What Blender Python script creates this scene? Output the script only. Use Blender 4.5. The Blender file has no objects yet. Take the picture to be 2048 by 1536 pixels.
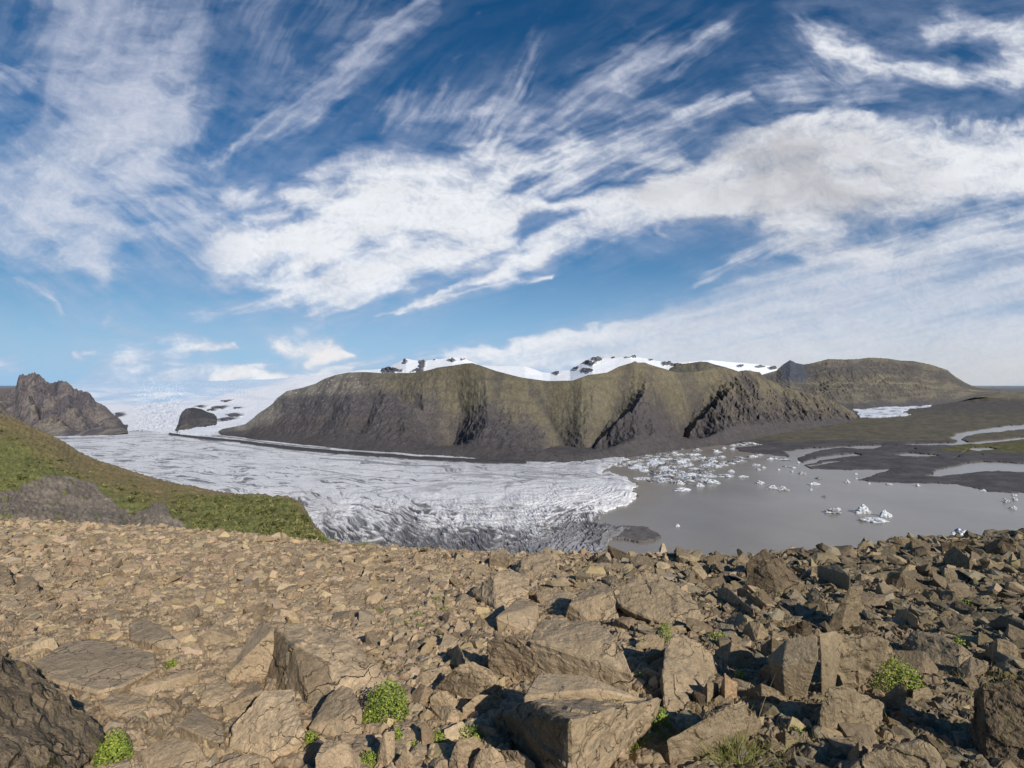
import bpy, bmesh, math, random
import numpy as np
from mathutils import Vector, noise as mnoise

random.seed(7)
RNG = np.random.default_rng(11)
sc = bpy.context.scene
COL = sc.collection
ZL = -300.0            # level of the glacier lake below the viewpoint (m)
GH, GS = 1.8, 0.20     # eye height and fall of the scree slope

# ------------------------------------------------------------------ noise
def _h(ix, iy, seed):
    a = (ix.astype(np.int64) * 374761393 + iy.astype(np.int64) * 668265263 + int(seed) * 2246822519) & 0xFFFFFFFF
    a = ((a ^ (a >> 13)) * 1274126177) & 0xFFFFFFFF
    a = a ^ (a >> 16)
    return a.astype(np.float64) / 4294967296.0

def gn(x, y, seed=0):
    x, y = np.broadcast_arrays(np.asarray(x, float), np.asarray(y, float))
    ix = np.floor(x); iy = np.floor(y)
    fx = x - ix; fy = y - iy
    u = fx * fx * fx * (fx * (fx * 6 - 15) + 10); v = fy * fy * fy * (fy * (fy * 6 - 15) + 10)
    def g(dx, dy):
        a = _h(ix + dx, iy + dy, seed) * 2 * np.pi
        return np.cos(a) * (fx - dx) + np.sin(a) * (fy - dy)
    a = g(0, 0); b = g(1, 0); c = g(0, 1); d = g(1, 1)
    return ((a + (b - a) * u) * (1 - v) + (c + (d - c) * u) * v) * 1.45

def fbm(x, y, octv=5, seed=0, lac=2.03, gain=0.5):
    s = 0; a = 1.0; t = 0
    for i in range(octv):
        s = s + a * gn(x * lac ** i + 17.3 * i, y * lac ** i - 9.1 * i, seed + i * 31); t += a; a *= gain
    return s / t

def ridged(x, y, octv=4, seed=0, lac=2.1, gain=0.5):
    s = 0; a = 1.0; t = 0
    for i in range(octv):
        s = s + a * (1 - np.abs(gn(x * lac ** i + 5.7 * i, y * lac ** i + 3.3 * i, seed + i * 13))); t += a; a *= gain
    return s / t

def worley(x, y, seed=0):
    ix = np.floor(x); iy = np.floor(y)
    f1 = np.full(x.shape, 9.0); f2 = np.full(x.shape, 9.0); cid = np.zeros(x.shape)
    for dx in (-1, 0, 1):
        for dy in (-1, 0, 1):
            cx = ix + dx; cy = iy + dy
            px = cx + _h(cx, cy, seed); py = cy + _h(cx, cy, seed + 77)
            d = np.hypot(x - px, y - py)
            r = _h(cx, cy, seed + 191)
            new = d < f1
            f2 = np.where(new, f1, np.minimum(f2, d))
            cid = np.where(new, r, cid); f1 = np.where(new, d, f1)
    return f1, f2, cid

def ss(a, b, x):
    t = np.clip((x - a) / (b - a), 0, 1)
    return t * t * (3 - 2 * t)

def mix(a, b, t):
    t = np.asarray(t)
    if np.ndim(a) and np.shape(a)[-1] == 3 or np.ndim(b) and np.shape(b)[-1] == 3:
        t = t[..., None]
    return np.asarray(a) * (1 - t) + np.asarray(b) * t

def inside(poly, X, Y):
    X = np.asarray(X); Y = np.asarray(Y)
    r = np.zeros(X.shape, bool); n = len(poly)
    for i in range(n):
        x1, y1 = poly[i]; x2, y2 = poly[(i + 1) % n]
        if y1 == y2: continue
        c = ((y1 > Y) != (y2 > Y)) & (X < (x2 - x1) * (Y - y1) / (y2 - y1) + x1)
        r ^= c
    return r

def segdist(poly, X, Y, closed=False):
    d = np.full(np.shape(X), 1e9); n = len(poly)
    for i in range(n if closed else n - 1):
        x1, y1 = poly[i][:2]; x2, y2 = poly[(i + 1) % n][:2]
        L = (x2 - x1) ** 2 + (y2 - y1) ** 2 + 1e-9
        t = np.clip(((X - x1) * (x2 - x1) + (Y - y1) * (y2 - y1)) / L, 0, 1)
        d = np.minimum(d, np.hypot(X - x1 - t * (x2 - x1), Y - y1 - t * (y2 - y1)))
    return d

def curve(pts, x, k=1):
    p = np.array(pts, float)
    return np.interp(x, p[:, 0], p[:, k])

# a bearing / depression pair (in units of the 2048 wide photo) to a point at distance d
def at(px, py, d):
    px, py, d = np.broadcast_arrays(np.asarray(px, float), np.asarray(py, float), np.asarray(d, float))
    return np.stack([d * (px - 1024) / 1024, d, d * (768 - py) / 1024], -1)

def lake_pt(px, py, z=ZL):
    d = -z / ((np.asarray(py, float) - 768) / 1024)
    return at(px, py, d)

# ------------------------------------------------------------------ objects
def tag(o, label=None, cat=None, group=None, kind=None):
    if label: o["label"] = label
    if cat: o["category"] = cat
    if group: o["group"] = group
    if kind: o["kind"] = kind
    return o

def mesh_np(name, V, F, col=None, smooth=False):
    V = np.asarray(V, np.float32).reshape(-1, 3); F = np.asarray(F, np.int32)
    me = bpy.data.meshes.new(name); k = F.shape[1]
    me.vertices.add(len(V)); me.vertices.foreach_set("co", V.ravel())
    me.loops.add(F.size); me.loops.foreach_set("vertex_index", F.ravel())
    me.polygons.add(len(F)); me.polygons.foreach_set("loop_start", np.arange(0, F.size, k, dtype=np.int32))
    me.polygons.foreach_set("use_smooth", np.full(len(F), bool(smooth)))
    me.update(calc_edges=True)
    if col is not None:
        c = np.ones((len(V), 4), np.float32); col = np.asarray(col).reshape(len(V), -1); c[:, :col.shape[1]] = col
        at_ = me.color_attributes.new("Col", 'FLOAT_COLOR', 'POINT'); at_.data.foreach_set("color", c.ravel())
    return me

def link(name, me, mat, parent=None):
    o = bpy.data.objects.new(name, me); COL.objects.link(o)
    if mat: me.materials.append(mat)
    if parent: o.parent = parent
    return o

def grid(name, P, col, mat, smooth=True):
    r, c = P.shape[:2]
    i = np.arange(r * c).reshape(r, c)
    F = np.stack([i[:-1, :-1], i[:-1, 1:], i[1:, 1:], i[1:, :-1]], -1).reshape(-1, 4)
    me = mesh_np(name, P, F, col, smooth)
    # normals up / to the viewer
    o = link(name, me, mat)
    return o

# ------------------------------------------------------------------ materials
def terrain_mat(name, rough=0.95, detail=((0.05, 0.25),), bump=((0.1, 1.0, 0.5),), spec=0.2, tint=None, coords='Object', spots=None, cracks=None):
    m = bpy.data.materials.new(name); m.use_nodes = True
    nt = m.node_tree; N = nt.nodes; L = nt.links
    b = N["Principled BSDF"]; b.inputs["Roughness"].default_value = rough
    b.inputs["Specular IOR Level"].default_value = spec
    a = N.new("ShaderNodeAttribute"); a.attribute_name = "Col"
    tc = N.new("ShaderNodeTexCoord")
    c = a.outputs["Color"]
    for i, (s, amt) in enumerate(detail):
        n = N.new("ShaderNodeTexNoise"); n.inputs["Scale"].default_value = s; n.inputs["Detail"].default_value = 7; n.inputs["Roughness"].default_value = 0.65
        L.new(tc.outputs[coords], n.inputs["Vector"])
        mr = N.new("ShaderNodeMapRange"); mr.inputs[1].default_value = 0.3; mr.inputs[2].default_value = 0.7
        mr.inputs[3].default_value = 1 - amt; mr.inputs[4].default_value = 1 + amt
        L.new(n.outputs["Fac"], mr.inputs[0])
        mx = N.new("ShaderNodeMix"); mx.data_type = 'RGBA'; mx.blend_type = 'MULTIPLY'; mx.inputs[0].default_value = 1
        L.new(c, mx.inputs[6]); L.new(mr.outputs[0], mx.inputs[7]); c = mx.outputs[2]
    if spots:
        for (s, thr, colr, amt) in spots:
            n = N.new("ShaderNodeTexNoise"); n.inputs["Scale"].default_value = s; n.inputs["Detail"].default_value = 6
            L.new(tc.outputs[coords], n.inputs["Vector"])
            mr = N.new("ShaderNodeMapRange"); mr.inputs[1].default_value = thr; mr.inputs[2].default_value = thr + 0.06; mr.inputs[3].default_value = 0; mr.inputs[4].default_value = amt
            L.new(n.outputs["Fac"], mr.inputs[0])
            mx = N.new("ShaderNodeMix"); mx.data_type = 'RGBA'
            L.new(mr.outputs[0], mx.inputs[0]); L.new(c, mx.inputs[6]); mx.inputs[7].default_value = (*colr, 1); c = mx.outputs[2]
    L.new(c, b.inputs["Base Color"])
    prev = None
    for (s, st, dist) in bump:
        n = N.new("ShaderNodeTexNoise"); n.inputs["Scale"].default_value = s; n.inputs["Detail"].default_value = 8; n.inputs["Roughness"].default_value = 0.6
        L.new(tc.outputs[coords], n.inputs["Vector"])
        bp = N.new("ShaderNodeBump"); bp.inputs["Strength"].default_value = st; bp.inputs["Distance"].default_value = dist
        L.new(n.outputs["Fac"], bp.inputs["Height"])
        if prev: L.new(prev.outputs[0], bp.inputs["Normal"])
        prev = bp
    if cracks:                                   # thin irregular fracture lines
        for (cs, wdt, dk) in cracks:
            n = N.new("ShaderNodeTexNoise"); n.inputs["Scale"].default_value = cs * 1.7; n.inputs["Detail"].default_value = 6
            L.new(tc.outputs[coords], n.inputs["Vector"])
            va = N.new("ShaderNodeVectorMath"); va.operation = 'SCALE'; va.inputs[3].default_value = .9 / cs; L.new(n.outputs["Color"], va.inputs[0])
            vb = N.new("ShaderNodeVectorMath"); L.new(tc.outputs[coords], vb.inputs[0]); L.new(va.outputs[0], vb.inputs[1])
            vo = N.new("ShaderNodeTexVoronoi"); vo.feature = 'DISTANCE_TO_EDGE'; vo.inputs["Scale"].default_value = cs; L.new(vb.outputs[0], vo.inputs["Vector"])
            n3 = N.new("ShaderNodeTexNoise"); n3.inputs["Scale"].default_value = cs * .9; L.new(tc.outputs[coords], n3.inputs["Vector"])
            mr = N.new("ShaderNodeMapRange"); mr.inputs[1].default_value = 0; mr.inputs[2].default_value = wdt; mr.inputs[3].default_value = 1; mr.inputs[4].default_value = 0; L.new(vo.outputs["Distance"], mr.inputs[0])
            m3 = N.new("ShaderNodeMapRange"); m3.inputs[1].default_value = .46; m3.inputs[2].default_value = .56; L.new(n3.outputs["Fac"], m3.inputs[0])
            mu = N.new("ShaderNodeMath"); mu.operation = 'MULTIPLY'; L.new(mr.outputs[0], mu.inputs[0]); L.new(m3.outputs[0], mu.inputs[1])
            mx = N.new("ShaderNodeMix"); mx.data_type = 'RGBA'; mx.blend_type = 'MULTIPLY'; m4 = N.new("ShaderNodeMath"); m4.operation = 'MULTIPLY'; m4.inputs[1].default_value = dk; L.new(mu.outputs[0], m4.inputs[0])
            L.new(m4.outputs[0], mx.inputs[0]); L.new(c, mx.inputs[6]); mx.inputs[7].default_value = (.25, .2, .16, 1); c = mx.outputs[2]
            bp = N.new("ShaderNodeBump"); bp.invert = True; bp.inputs["Strength"].default_value = 1; bp.inputs["Distance"].default_value = .03; L.new(mu.outputs[0], bp.inputs["Height"])
            if prev: L.new(prev.outputs[0], bp.inputs["Normal"])
            prev = bp
        L.new(c, b.inputs["Base Color"])
    if prev: L.new(prev.outputs[0], b.inputs["Normal"])
    return m

# ------------------------------------------------------------------ camera, sun, sky light
cam = bpy.data.cameras.new("camera"); camo = bpy.data.objects.new("camera", cam); COL.objects.link(camo)
camo.location = (0, 0, 0); camo.rotation_euler = (math.pi / 2, 0, 0)
cam.sensor_width = 36; cam.lens = 18; cam.clip_start = 0.05; cam.clip_end = 300000
sc.camera = camo

SUN = Vector((0.66, -1.0, 0.74)).normalized()
sun = bpy.data.lights.new("sun", 'SUN'); sun.energy = 4.4; sun.angle = math.radians(0.55); sun.color = (1.0, 0.93, 0.82)
suno = bpy.data.objects.new("sun", sun); COL.objects.link(suno)
suno.rotation_euler = SUN.to_track_quat('Z', 'Y').to_euler()
w = bpy.data.worlds.new("World"); sc.world = w; w.use_nodes = True
wn = w.node_tree.nodes; wl = w.node_tree.links
sky = wn.new("ShaderNodeTexSky"); sky.sky_type = 'NISHITA'; sky.sun_disc = False
sky.sun_elevation = math.asin(SUN.z); sky.sun_rotation = math.atan2(SUN.x, SUN.y)
sky.altitude = 400; sky.air_density = 1.0; sky.dust_density = 0.35; sky.ozone_density = 2.2
bg = wn["Background"]; bg.inputs["Strength"].default_value = 0.085
hs = wn.new("ShaderNodeHueSaturation"); hs.inputs["Saturation"].default_value = 1.38; hs.inputs["Value"].default_value = .92
wl.new(sky.outputs[0], hs.inputs["Color"]); wl.new(hs.outputs[0], bg.inputs["Color"])
sc.view_settings.view_transform = 'Standard'; sc.view_settings.look = 'None'; sc.view_settings.exposure = 0
sc.cycles.max_bounces = 5; sc.cycles.transparent_max_bounces = 8
# ------------------------------------------------------------------ SKY: a dome of thin cirrus far away
def build_sky():
    c = np.concatenate([np.linspace(-1400, -60, 60, endpoint=False), np.linspace(-60, 2110, 1180, endpoint=False), np.linspace(2110, 3450, 60)])
    r = np.concatenate([np.linspace(-1500, -40, 60, endpoint=False), np.linspace(-40, 800, 470)])
    X, Y = np.meshgrid(c, r)
    # flowing warp
    wx = fbm(X / 300, Y / 170, 4, 3) * 70 + fbm(X / 70, Y / 44, 4, 9) * 24
    wy = fbm(X / 300, Y / 170, 4, 5) * 34 + fbm(X / 80, Y / 36, 4, 13) * 16
    U = X + wx; V = Y + wy
    Uf = X + wx * .3; Vf = Y + wy * .22
    D = np.zeros_like(X)          # cloud density
    F1 = fbm(U / 100, V / 46, 6, 7, gain=.54)      # ragged edge noise
    F2 = fbm(X / 15 + F1, Y / 11, 4, 8, gain=.6)
    def stroke(pts, dens, ang=20, ln=160, th=26, seed=1, soft=1.0, lo=.2, hi=.7, base=0.25, rag=1.0):
        nonlocal D
        p = [q if len(q) == 3 else (*q, 30) for q in pts]
        mw = max(q[2] for q in p) * 2.3 + 90
        x0 = min(q[0] for q in p) - mw; x1 = max(q[0] for q in p) + mw; y0 = min(q[1] for q in p) - mw; y1 = max(q[1] for q in p) + mw
        ci = slice(np.searchsorted(c, x0), np.searchsorted(c, x1)); ri = slice(np.searchsorted(r, y0), np.searchsorted(r, y1))
        u, v = U[ri, ci], V[ri, ci]
        if u.size == 0: return
        f1, f2 = F1[ri, ci], F2[ri, ci]; uf, vf = Uf[ri, ci], Vf[ri, ci]
        best = np.zeros_like(u); halo = np.zeros_like(u)
        for i in range(len(p) - 1):
            xa, ya, w1 = p[i]; xb, yb, w2 = p[i + 1]
            L = (xb - xa) ** 2 + (yb - ya) ** 2 + 1e-6
            t = np.clip(((u - xa) * (xb - xa) + (v - ya) * (yb - ya)) / L, 0, 1)
            dd = np.hypot(u - xa - t * (xb - xa), v - ya - t * (yb - ya)); wd = (w1 + (w2 - w1) * t) * 1.45
            best = np.maximum(best, np.exp(-(dd / wd) ** 2 * 1.35)); halo = np.maximum(halo, np.exp(-(dd / wd) ** 2 * .42))
        a = math.radians(ang); cu, su = math.cos(a), math.sin(a)
        f = fbm((uf * cu - vf * su) / ln, (uf * su + vf * cu) / th, 5, seed, gain=.50)
        wob = 1 - base
        k = best + (.55 * wob + .10) * f + ((.30 + .25 * wob) * f1 + .05 * f2) * rag - .36 - .10 * wob
        v_ = ss(-.14, .84 + .22 * wob, k + .05) * dens
        v_ = v_ * (1 + wob * .7 * np.clip(f, -1, .3)) * (1 + .04 * f2)
        v_ = np.maximum(v_, 0) + halo * dens * .26 * (1 - np.clip(v_, 0, 1)) * np.clip(.55 + 1.5 * f + 1.0 * f1, 0, 1.3)
        d = D[ri, ci]; D[ri, ci] = 1 - (1 - d) * (1 - np.clip(v_, 0, 1))
    S = stroke
    # large feathery cloud on the left
    S([(150, -60, 90), (190, 60, 110), (230, 150, 110), (290, 240, 90)], .60, 70, 190, 34, 21, base=.86)
    S([(290, 200, 90), (200, 300, 150), (90, 390, 130), (-60, 420, 100)], .66, -35, 210, 34, 22, base=.86)
    S([(330, -60, 60), (350, 60, 60), (370, 160, 40)], .42, 70, 170, 30, 23, base=.7)
    S([(-120, 150, 50), (-30, 150, 45), (60, 170, 20)], .45, -30, 120, 20, 24)
    S([(120, 420, 60), (190, 490, 65), (215, 560, 26)], .72, -30, 130, 30, 25, base=.86)
    S([(260, 400, 70), (330, 460, 50), (420, 530, 25)], .36, -40, 140, 14, 26)
    S([(40, 570, 12), (90, 600, 18), (110, 620, 9)], .42, -45, 60, 12, 27)
    S([(-40, 720, 30), (20, 715, 18)], .5, 20, 60, 16, 28)
    S([(500, -60, 60), (560, 60, 60), (600, 120, 30)], .2, 65, 160, 16, 30)
    S([(640, -80, 80), (700, 20, 50)], .16, 60, 160, 16, 31)
    # streaks across the upper middle
    S([(900, -40, 14), (800, 60, 28), (730, 120, 32), (640, 190, 36), (560, 240, 38), (480, 290, 16)], .52, 38, 120, 20, 32, base=.5)
    S([(410, 320, 12), (470, 295, 14)], .35, 30, 20, 12, 33)
    S([(1065, 100, 14), (1030, 170, 26), (1000, 240, 40), (1000, 300, 46)], .48, 60, 130, 16, 34, lo=.15)
    S([(820, 220, 36), (900, 200, 30), (960, 230, 40)], .40, 55, 80, 18, 35)
    # main bright band, left
    S([(600, 350, 12), (700, 345, 26), (850, 345, 38), (980, 325, 30)], .75, 8, 120, 34, 36, base=.6, soft=.7)
    S([(660, 420, 22), (800, 405, 42), (950, 420, 36), (1100, 410, 15)], .95, 6, 200, 60, 37, base=.85, soft=.7)
    S([(440, 370, 26), (490, 400, 34), (560, 450, 40)], .62, 15, 60, 26, 38, base=.5, soft=.7)
    S([(430, 490, 40), (560, 480, 52), (700, 460, 48), (860, 445, 36), (1020, 435, 18)], .98, 6, 180, 60, 39, base=.85, soft=.7)
    S([(440, 540, 26), (500, 540, 22)], .5, 6, 80, 30, 40, base=.5)
    S([(600, 560, 60), (640, 590, 46), (760, 545, 46), (900, 510, 34), (1020, 478, 20)], .78, 22, 160, 26, 41, base=.6, soft=.8)
    S([(610, 630, 10), (680, 600, 22), (800, 570, 20)], .55, 22, 120, 18, 42)
    S([(400, 640, 16), (470, 625, 24), (560, 600, 18)], .42, 18, 90, 20, 43)
    # the streak descending through the middle
    S([(740, 636, 4), (860, 602, 9), (1000, 560, 14), (1090, 548, 6)], .75, 16, 200, 9, 44, base=.55, soft=.6)
    S([(860, 590, 6), (980, 545, 16), (1080, 500, 30), (1200, 460, 36), (1320, 430, 26)], .92, 22, 220, 26, 45, base=.75, soft=.6)
    S([(1120, 420, 14), (1250, 412, 26), (1400, 400, 30), (1500, 380, 30)], .95, 8, 200, 50, 46, base=.85, soft=.6)
    # fan of cirrus above the band
    S([(1000, 350, 20), (1130, 290, 30), (1300, 230, 30), (1480, 190, 10)], .58, 22, 170, 16, 47, lo=.2)
    S([(1040, 260, 20), (1180, 190, 36), (1300, 120, 52), (1460, 60, 22)], .48, 32, 120, 22, 48, lo=.2)
    S([(1040, 400, 16), (1180, 350, 40), (1330, 310, 40)], .5, 28, 90, 16, 49, lo=.2)
    S([(1060, 330, 50), (1120, 310, 46)], .4, 40, 60, 18, 50)
    S([(1230, 170, 14), (1260, 140, 12)], .3, 30, 20, 12, 51)
    # grey-white mass on the right
    S([(1330, 360, 24), (1480, 310, 46), (1600, 290, 62), (1760, 290, 52), (1900, 300, 50), (2300, 330, 60)], .96, 14, 240, 44, 52, base=.85, soft=.55)
    S([(1330, 390, 26), (1500, 370, 50), (1650, 360, 74), (1800, 350, 52), (2060, 350, 38), (2300, 350, 50)], .97, 10, 220, 50, 53, base=.88, soft=.5)
    S([(1560, 430, 50), (1620, 470, 44), (1700, 500, 40), (1760, 510, 22)], .72, -20, 90, 40, 54, base=.6, soft=.8)
    S([(1560, 245, 14), (1700, 235, 22), (1760, 240, 12)], .75, 30, 70, 14, 55, base=.5)
    S([(1880, 245, 12), (2060, 250, 20), (2300, 250, 24)], .5, 75, 30, 16, 56)
    S([(1300, 420, 10), (1340, 450, 12), (1350, 470, 4)], .4, -60, 40, 14, 57)
    # upper right arc
    S([(1660, 90, 26), (1760, 120, 30), (1880, 145, 26), (2000, 140, 26), (2300, 120, 30)], .88, -16, 150, 26, 58, base=.7, soft=.65)
    S([(1840, 60, 22), (1900, 45, 34), (2000, 60, 30), (2060, 80, 30), (2300, 60, 40)], .66, 5, 130, 26, 59, base=.5)
    S([(1600, 40, 12), (1640, 90, 30), (1680, 130, 40)], .38, -40, 60, 16, 60)
    S([(1520, 175, 26), (1640, 185, 30), (1800, 190, 20)], .36, 4, 110, 14, 61)
    S([(1600, 20, 40), (1900, 10, 50), (2200, 0, 60)], .12, 0, 200, 24, 62)
    S([(380, 430, 60), (470, 520, 50), (560, 600, 30)], .34, -30, 160, 18, 130, base=.4)
    S([(330, 330, 50), (400, 420, 50)], .30, -30, 160, 18, 131, base=.4)
    S([(620, 480, 60), (800, 480, 50), (1000, 450, 30)], .55, 10, 160, 30, 132, base=.7)
    S([(640, 540, 56), (760, 540, 50), (900, 500, 34), (1040, 470, 18)], .62, 18, 200, 24, 133, base=.6)
    S([(1000, 300, 60), (1150, 320, 60), (1300, 300, 50)], .36, 30, 140, 16, 134, base=.3)
    S([(700, 390, 30), (860, 380, 36), (1000, 370, 26)], .75, 6, 160, 34, 135, base=.7)
    S([(1480, 400, 40), (1600, 400, 70), (1760, 400, 60), (1900, 370, 40)], .8, 8, 160, 44, 136, base=.75)
    S([(560, 380, 20), (640, 400, 30), (700, 420, 30)], .7, 8, 120, 30, 137, base=.5)
    # low veil fanning out of the right horizon
    def veil(y0, y1, wd, dens, seed, base=.55, x0=1000):
        S([(x0, y0 + (y1 - y0) * 0, wd * .4), (1500, (y0 + y1) / 2, wd), (2080, y1, wd * 1.15), (2700, y1 - 110, wd * 1.3)], dens * .95, 14, 700, 24, seed, base=min(base + .15, .9), rag=.12)
    veil(690, 470, 26, .75, 70, .5, 1060)
    veil(700, 520, 24, .55, 71, .45, 980)
    veil(712, 560, 30, .78, 72, .55, 900)
    veil(722, 600, 28, .72, 73, .6, 960)
    veil(738, 650, 30, .85, 74, .7, 1000)
    veil(752, 700, 34, .88, 75, .8, 1200)
    veil(764, 750, 34, .85, 76, .85, 1400)
    S([(1380, 555, 10), (1480, 510, 16), (1600, 480, 22)], .5, 24, 120, 10, 77)
    S([(1640, 520, 30), (1850, 470, 26), (2080, 420, 26), (2500, 350, 30)], .68, 14, 300, 16, 78, base=.5)
    # low clouds on the left
    S([(540, 700, 14), (600, 695, 24), (660, 700, 22), (690, 705, 8)], .97, 4, 60, 40, 80, base=.75, soft=.5)
    S([(640, 720, 16), (668, 712, 12)], .85, 4, 60, 40, 81, base=.7, soft=.5)
    S([(310, 686, 10), (370, 690, 18), (440, 696, 14), (480, 692, 4)], .72, 5, 70, 20, 82, base=.6, soft=.7)
    S([(250, 710, 30), (330, 715, 16), (410, 715, 8)], .5, 12, 90, 20, 83)
    S([(160, 720, 8), (190, 722, 6)], .5, 5, 40, 14, 84)
    S([(480, 745, 5), (560, 733, 4)], .6, 8, 60, 10, 85)
    S([(200, 790, 50), (300, 780, 34), (420, 775, 30), (560, 770, 22)], .62, 10, 120, 26, 86, base=.55)
    S([(420, 768, 14), (520, 764, 14), (640, 748, 12), (700, 740, 10)], .9, 10, 120, 26, 87, base=.8, soft=.6)
    S([(230, 640, 30), (300, 670, 22)], .25, 20, 90, 20, 88)
    S([(240, 735, 24), (330, 740, 16)], .4, 12, 90, 16, 89)
    S([(700, 730, 10), (800, 722, 10), (1000, 690, 10), (1300, 640, 12)], .5, 12, 200, 12, 90)
    # fine mottling (cirrocumulus grain) inside the cloud
    g = fbm(U / 11, V / 8, 3, 99); g2 = fbm(U / 40 + V / 60, V / 22, 4, 98)
    D = D * (1 + 0.16 * g + 0.22 * g2 * (1 - np.clip(D, 0, 1)))
    # thin general veil + horizon haze
    D = D + 0.05 * ss(.35, .8, fbm((U * .9 - V * .4) / 300, (U * .4 + V * .9) / 50, 5, 100) * .5 + .5)
    D = np.clip(D, 0, 1)
    edge = ss(-1400, -700, X) * ss(3450, 2800, X) * ss(-1500, -700, Y)
    # shade: grey undersides on the right hand mass, warm near the right horizon
    grey = np.exp(-(((X - 1640) / 260) ** 2 + ((Y - 400) / 100) ** 2)) + .8 * np.exp(-(((X - 1560) / 160) ** 2 + ((Y - 300) / 60) ** 2)) + .5 * np.exp(-(((X - 1300) / 60) ** 2 + ((Y - 385) / 30) ** 2))
    grey = np.clip(grey * (0.8 + 0.9 * fbm(U / 110, V / 60, 5, 101)), 0, 1)
    sh = fbm(U / 90, V / 34, 5, 102) + .35 * F2
    C = mix(np.array([.50, .55, .71]), np.array([.84, .86, .90]), ss(.25, .98, D + .12 * sh))
    C = C * (1 + .13 * sh)[..., None]
    C = mix(C, np.array([.47, .475, .51]), grey * .85)
    C = mix(C, np.array([.50, .56, .70]), ss(520, 380, X) * ss(640, 520, Y) * .6)
    C = mix(C, np.array([.50, .54, .68]), ss(330, 150, Y) * ss(1500, 1300, X) * .6)
    low = ss(600, 760, Y) * ss(1000, 1900, X)
    C = mix(C, np.array([.56, .575, .60]), low * .8)
    veilz = ss(430, 600, Y) * ss(1000, 1400, X)
    C = mix(C, np.array([.47, .52, .64]), veilz * .55 * (1 - low))
    cum = np.exp(-(((X - 620) / 110) ** 2 + ((Y - 712) / 40) ** 2)); C = mix(C, np.array([.86, .82, .82]), cum * .6)
    # clear air brightening towards the horizon, under the clouds
    hzA = ss(250, 800, Y) ** 1.25 * .95
    hzC = mix(mix(np.array([.055, .20, .45]), np.array([.30, .53, .79]), ss(420, 760, Y)), np.array([.46, .54, .66]), ss(1300, 2000, X) * ss(600, 760, Y))
    A = D + hzA * (1 - D)
    C = (C * D[..., None] + hzC * (hzA * (1 - D))[..., None]) / np.maximum(A, 1e-4)[..., None]
    A = np.clip(A, 0, .985) * edge
    dirs = np.stack([(X - 1024) / 1024, np.ones_like(X), (768 - Y) / 1024], -1)
    dirs /= np.linalg.norm(dirs, axis=-1, keepdims=True)
    P = dirs * 120000.0
    m = bpy.data.materials.new("cirrus_sky"); m.use_nodes = True; m.cycles.emission_sampling = 'NONE'
    N = m.node_tree.nodes; L = m.node_tree.links; N.clear()
    out = N.new("ShaderNodeOutputMaterial"); a = N.new("ShaderNodeAttribute"); a.attribute_name = "Col"
    em = N.new("ShaderNodeEmission"); tr = N.new("ShaderNodeBsdfTransparent"); mx = N.new("ShaderNodeMixShader")
    L.new(a.outputs["Color"], em.inputs[0]); L.new(a.outputs["Alpha"], mx.inputs[0]); L.new(tr.outputs[0], mx.inputs[1]); L.new(em.outputs[0], mx.inputs[2]); L.new(mx.outputs[0], out.inputs[0])
    o = grid("sky", P, np.concatenate([C, A[..., None]], -1), m)
    tag(o, "blue sky streaked with white cirrus bands and grey cloud at right", "sky", kind="structure")
build_sky()
# ------------------------------------------------------------------ VALLEY: water sheet, outwash plain
SC = 700 / 2048
def zf(pts, ox, oy, s=SC): return [(ox + x * s, oy + y * s) for x, y in pts]
LAKE = [(1150, 1200), (1205, 1110), (1209, 1090), (1212, 1080), (1195, 1050), (1190, 1036), (1214, 1022), (1250, 1008), (1276, 992), (1262, 981), (1276, 970), (1250, 958),
        (1231, 950), (1204, 946), (1200, 925), (1252, 914), (1300, 906), (1348, 899), (1420, 892), (1500, 886), (1530, 889), (1470, 896), (1480, 903), (1540, 910), (1594, 917), (1604, 925), (1608, 931), (1628, 939),
        (1710, 940), (1782, 938), (1745, 952), (1717, 960), (1758, 965), (1850, 967), (1912, 968), (1950, 976), (1980, 984), (2048, 986), (2300, 990), (2900, 1000), (3400, 1010), (3400, 1300), (1150, 1300)]
RIVERS = [
    zf([(650, 650), (800, 635), (1000, 622), (1235, 616), (1190, 636), (1100, 642), (980, 632), (850, 652), (720, 690), (690, 700)], 1348, 680),
    zf([(740, 722), (860, 682), (1060, 663), (1110, 676), (900, 702), (760, 732)], 1348, 680),
    zf([(790, 735), (900, 712), (1000, 708), (900, 724), (810, 745)], 1348, 680),
    zf([(1280, 616), (1400, 608), (1560, 605), (1640, 602), (1650, 592), (1612, 570), (1650, 549), (1800, 524), (1960, 500), (2400, 490), (2400, 508), (2048, 525), (1850, 545), (1700, 562), (1690, 588), (1725, 600), (1850, 588), (2040, 570), (2300, 560), (2300, 570), (2035, 584), (1880, 604), (1650, 616), (1400, 620)], 1348, 680),
    zf([(1285, 676), (1380, 662), (1480, 668), (1560, 682), (1500, 686), (1300, 681)], 1348, 680),
    zf([(1370, 641), (1420, 634), (1410, 644)], 1348, 680),
    zf([(1710, 643), (1740, 630), (1850, 628), (1890, 643), (1780, 654)], 1348, 680),
    zf([(1650, 657), (1730, 652), (1700, 662)], 1348, 680), zf([(1610, 695), (1700, 672), (1640, 698)], 1348, 680), zf([(1760, 672), (1860, 672), (1800, 679)], 1348, 680),
    zf([(1450, 800), (1510, 790), (1530, 760), (1700, 725), (1800, 713), (2048, 722), (2700, 730), (2700, 800), (2048, 780), (1900, 771), (1700, 785), (1560, 801)], 1348, 680),
    zf([(980, 822), (1080, 818), (1000, 826)], 1348, 680)]
ISLE = [(1180, 1062), (1238, 1056), (1262, 1054), (1293, 1057), (1308, 1066), (1322, 1074), (1308, 1084), (1285, 1087), (1262, 1084), (1240, 1080), (1200, 1074)]
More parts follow.
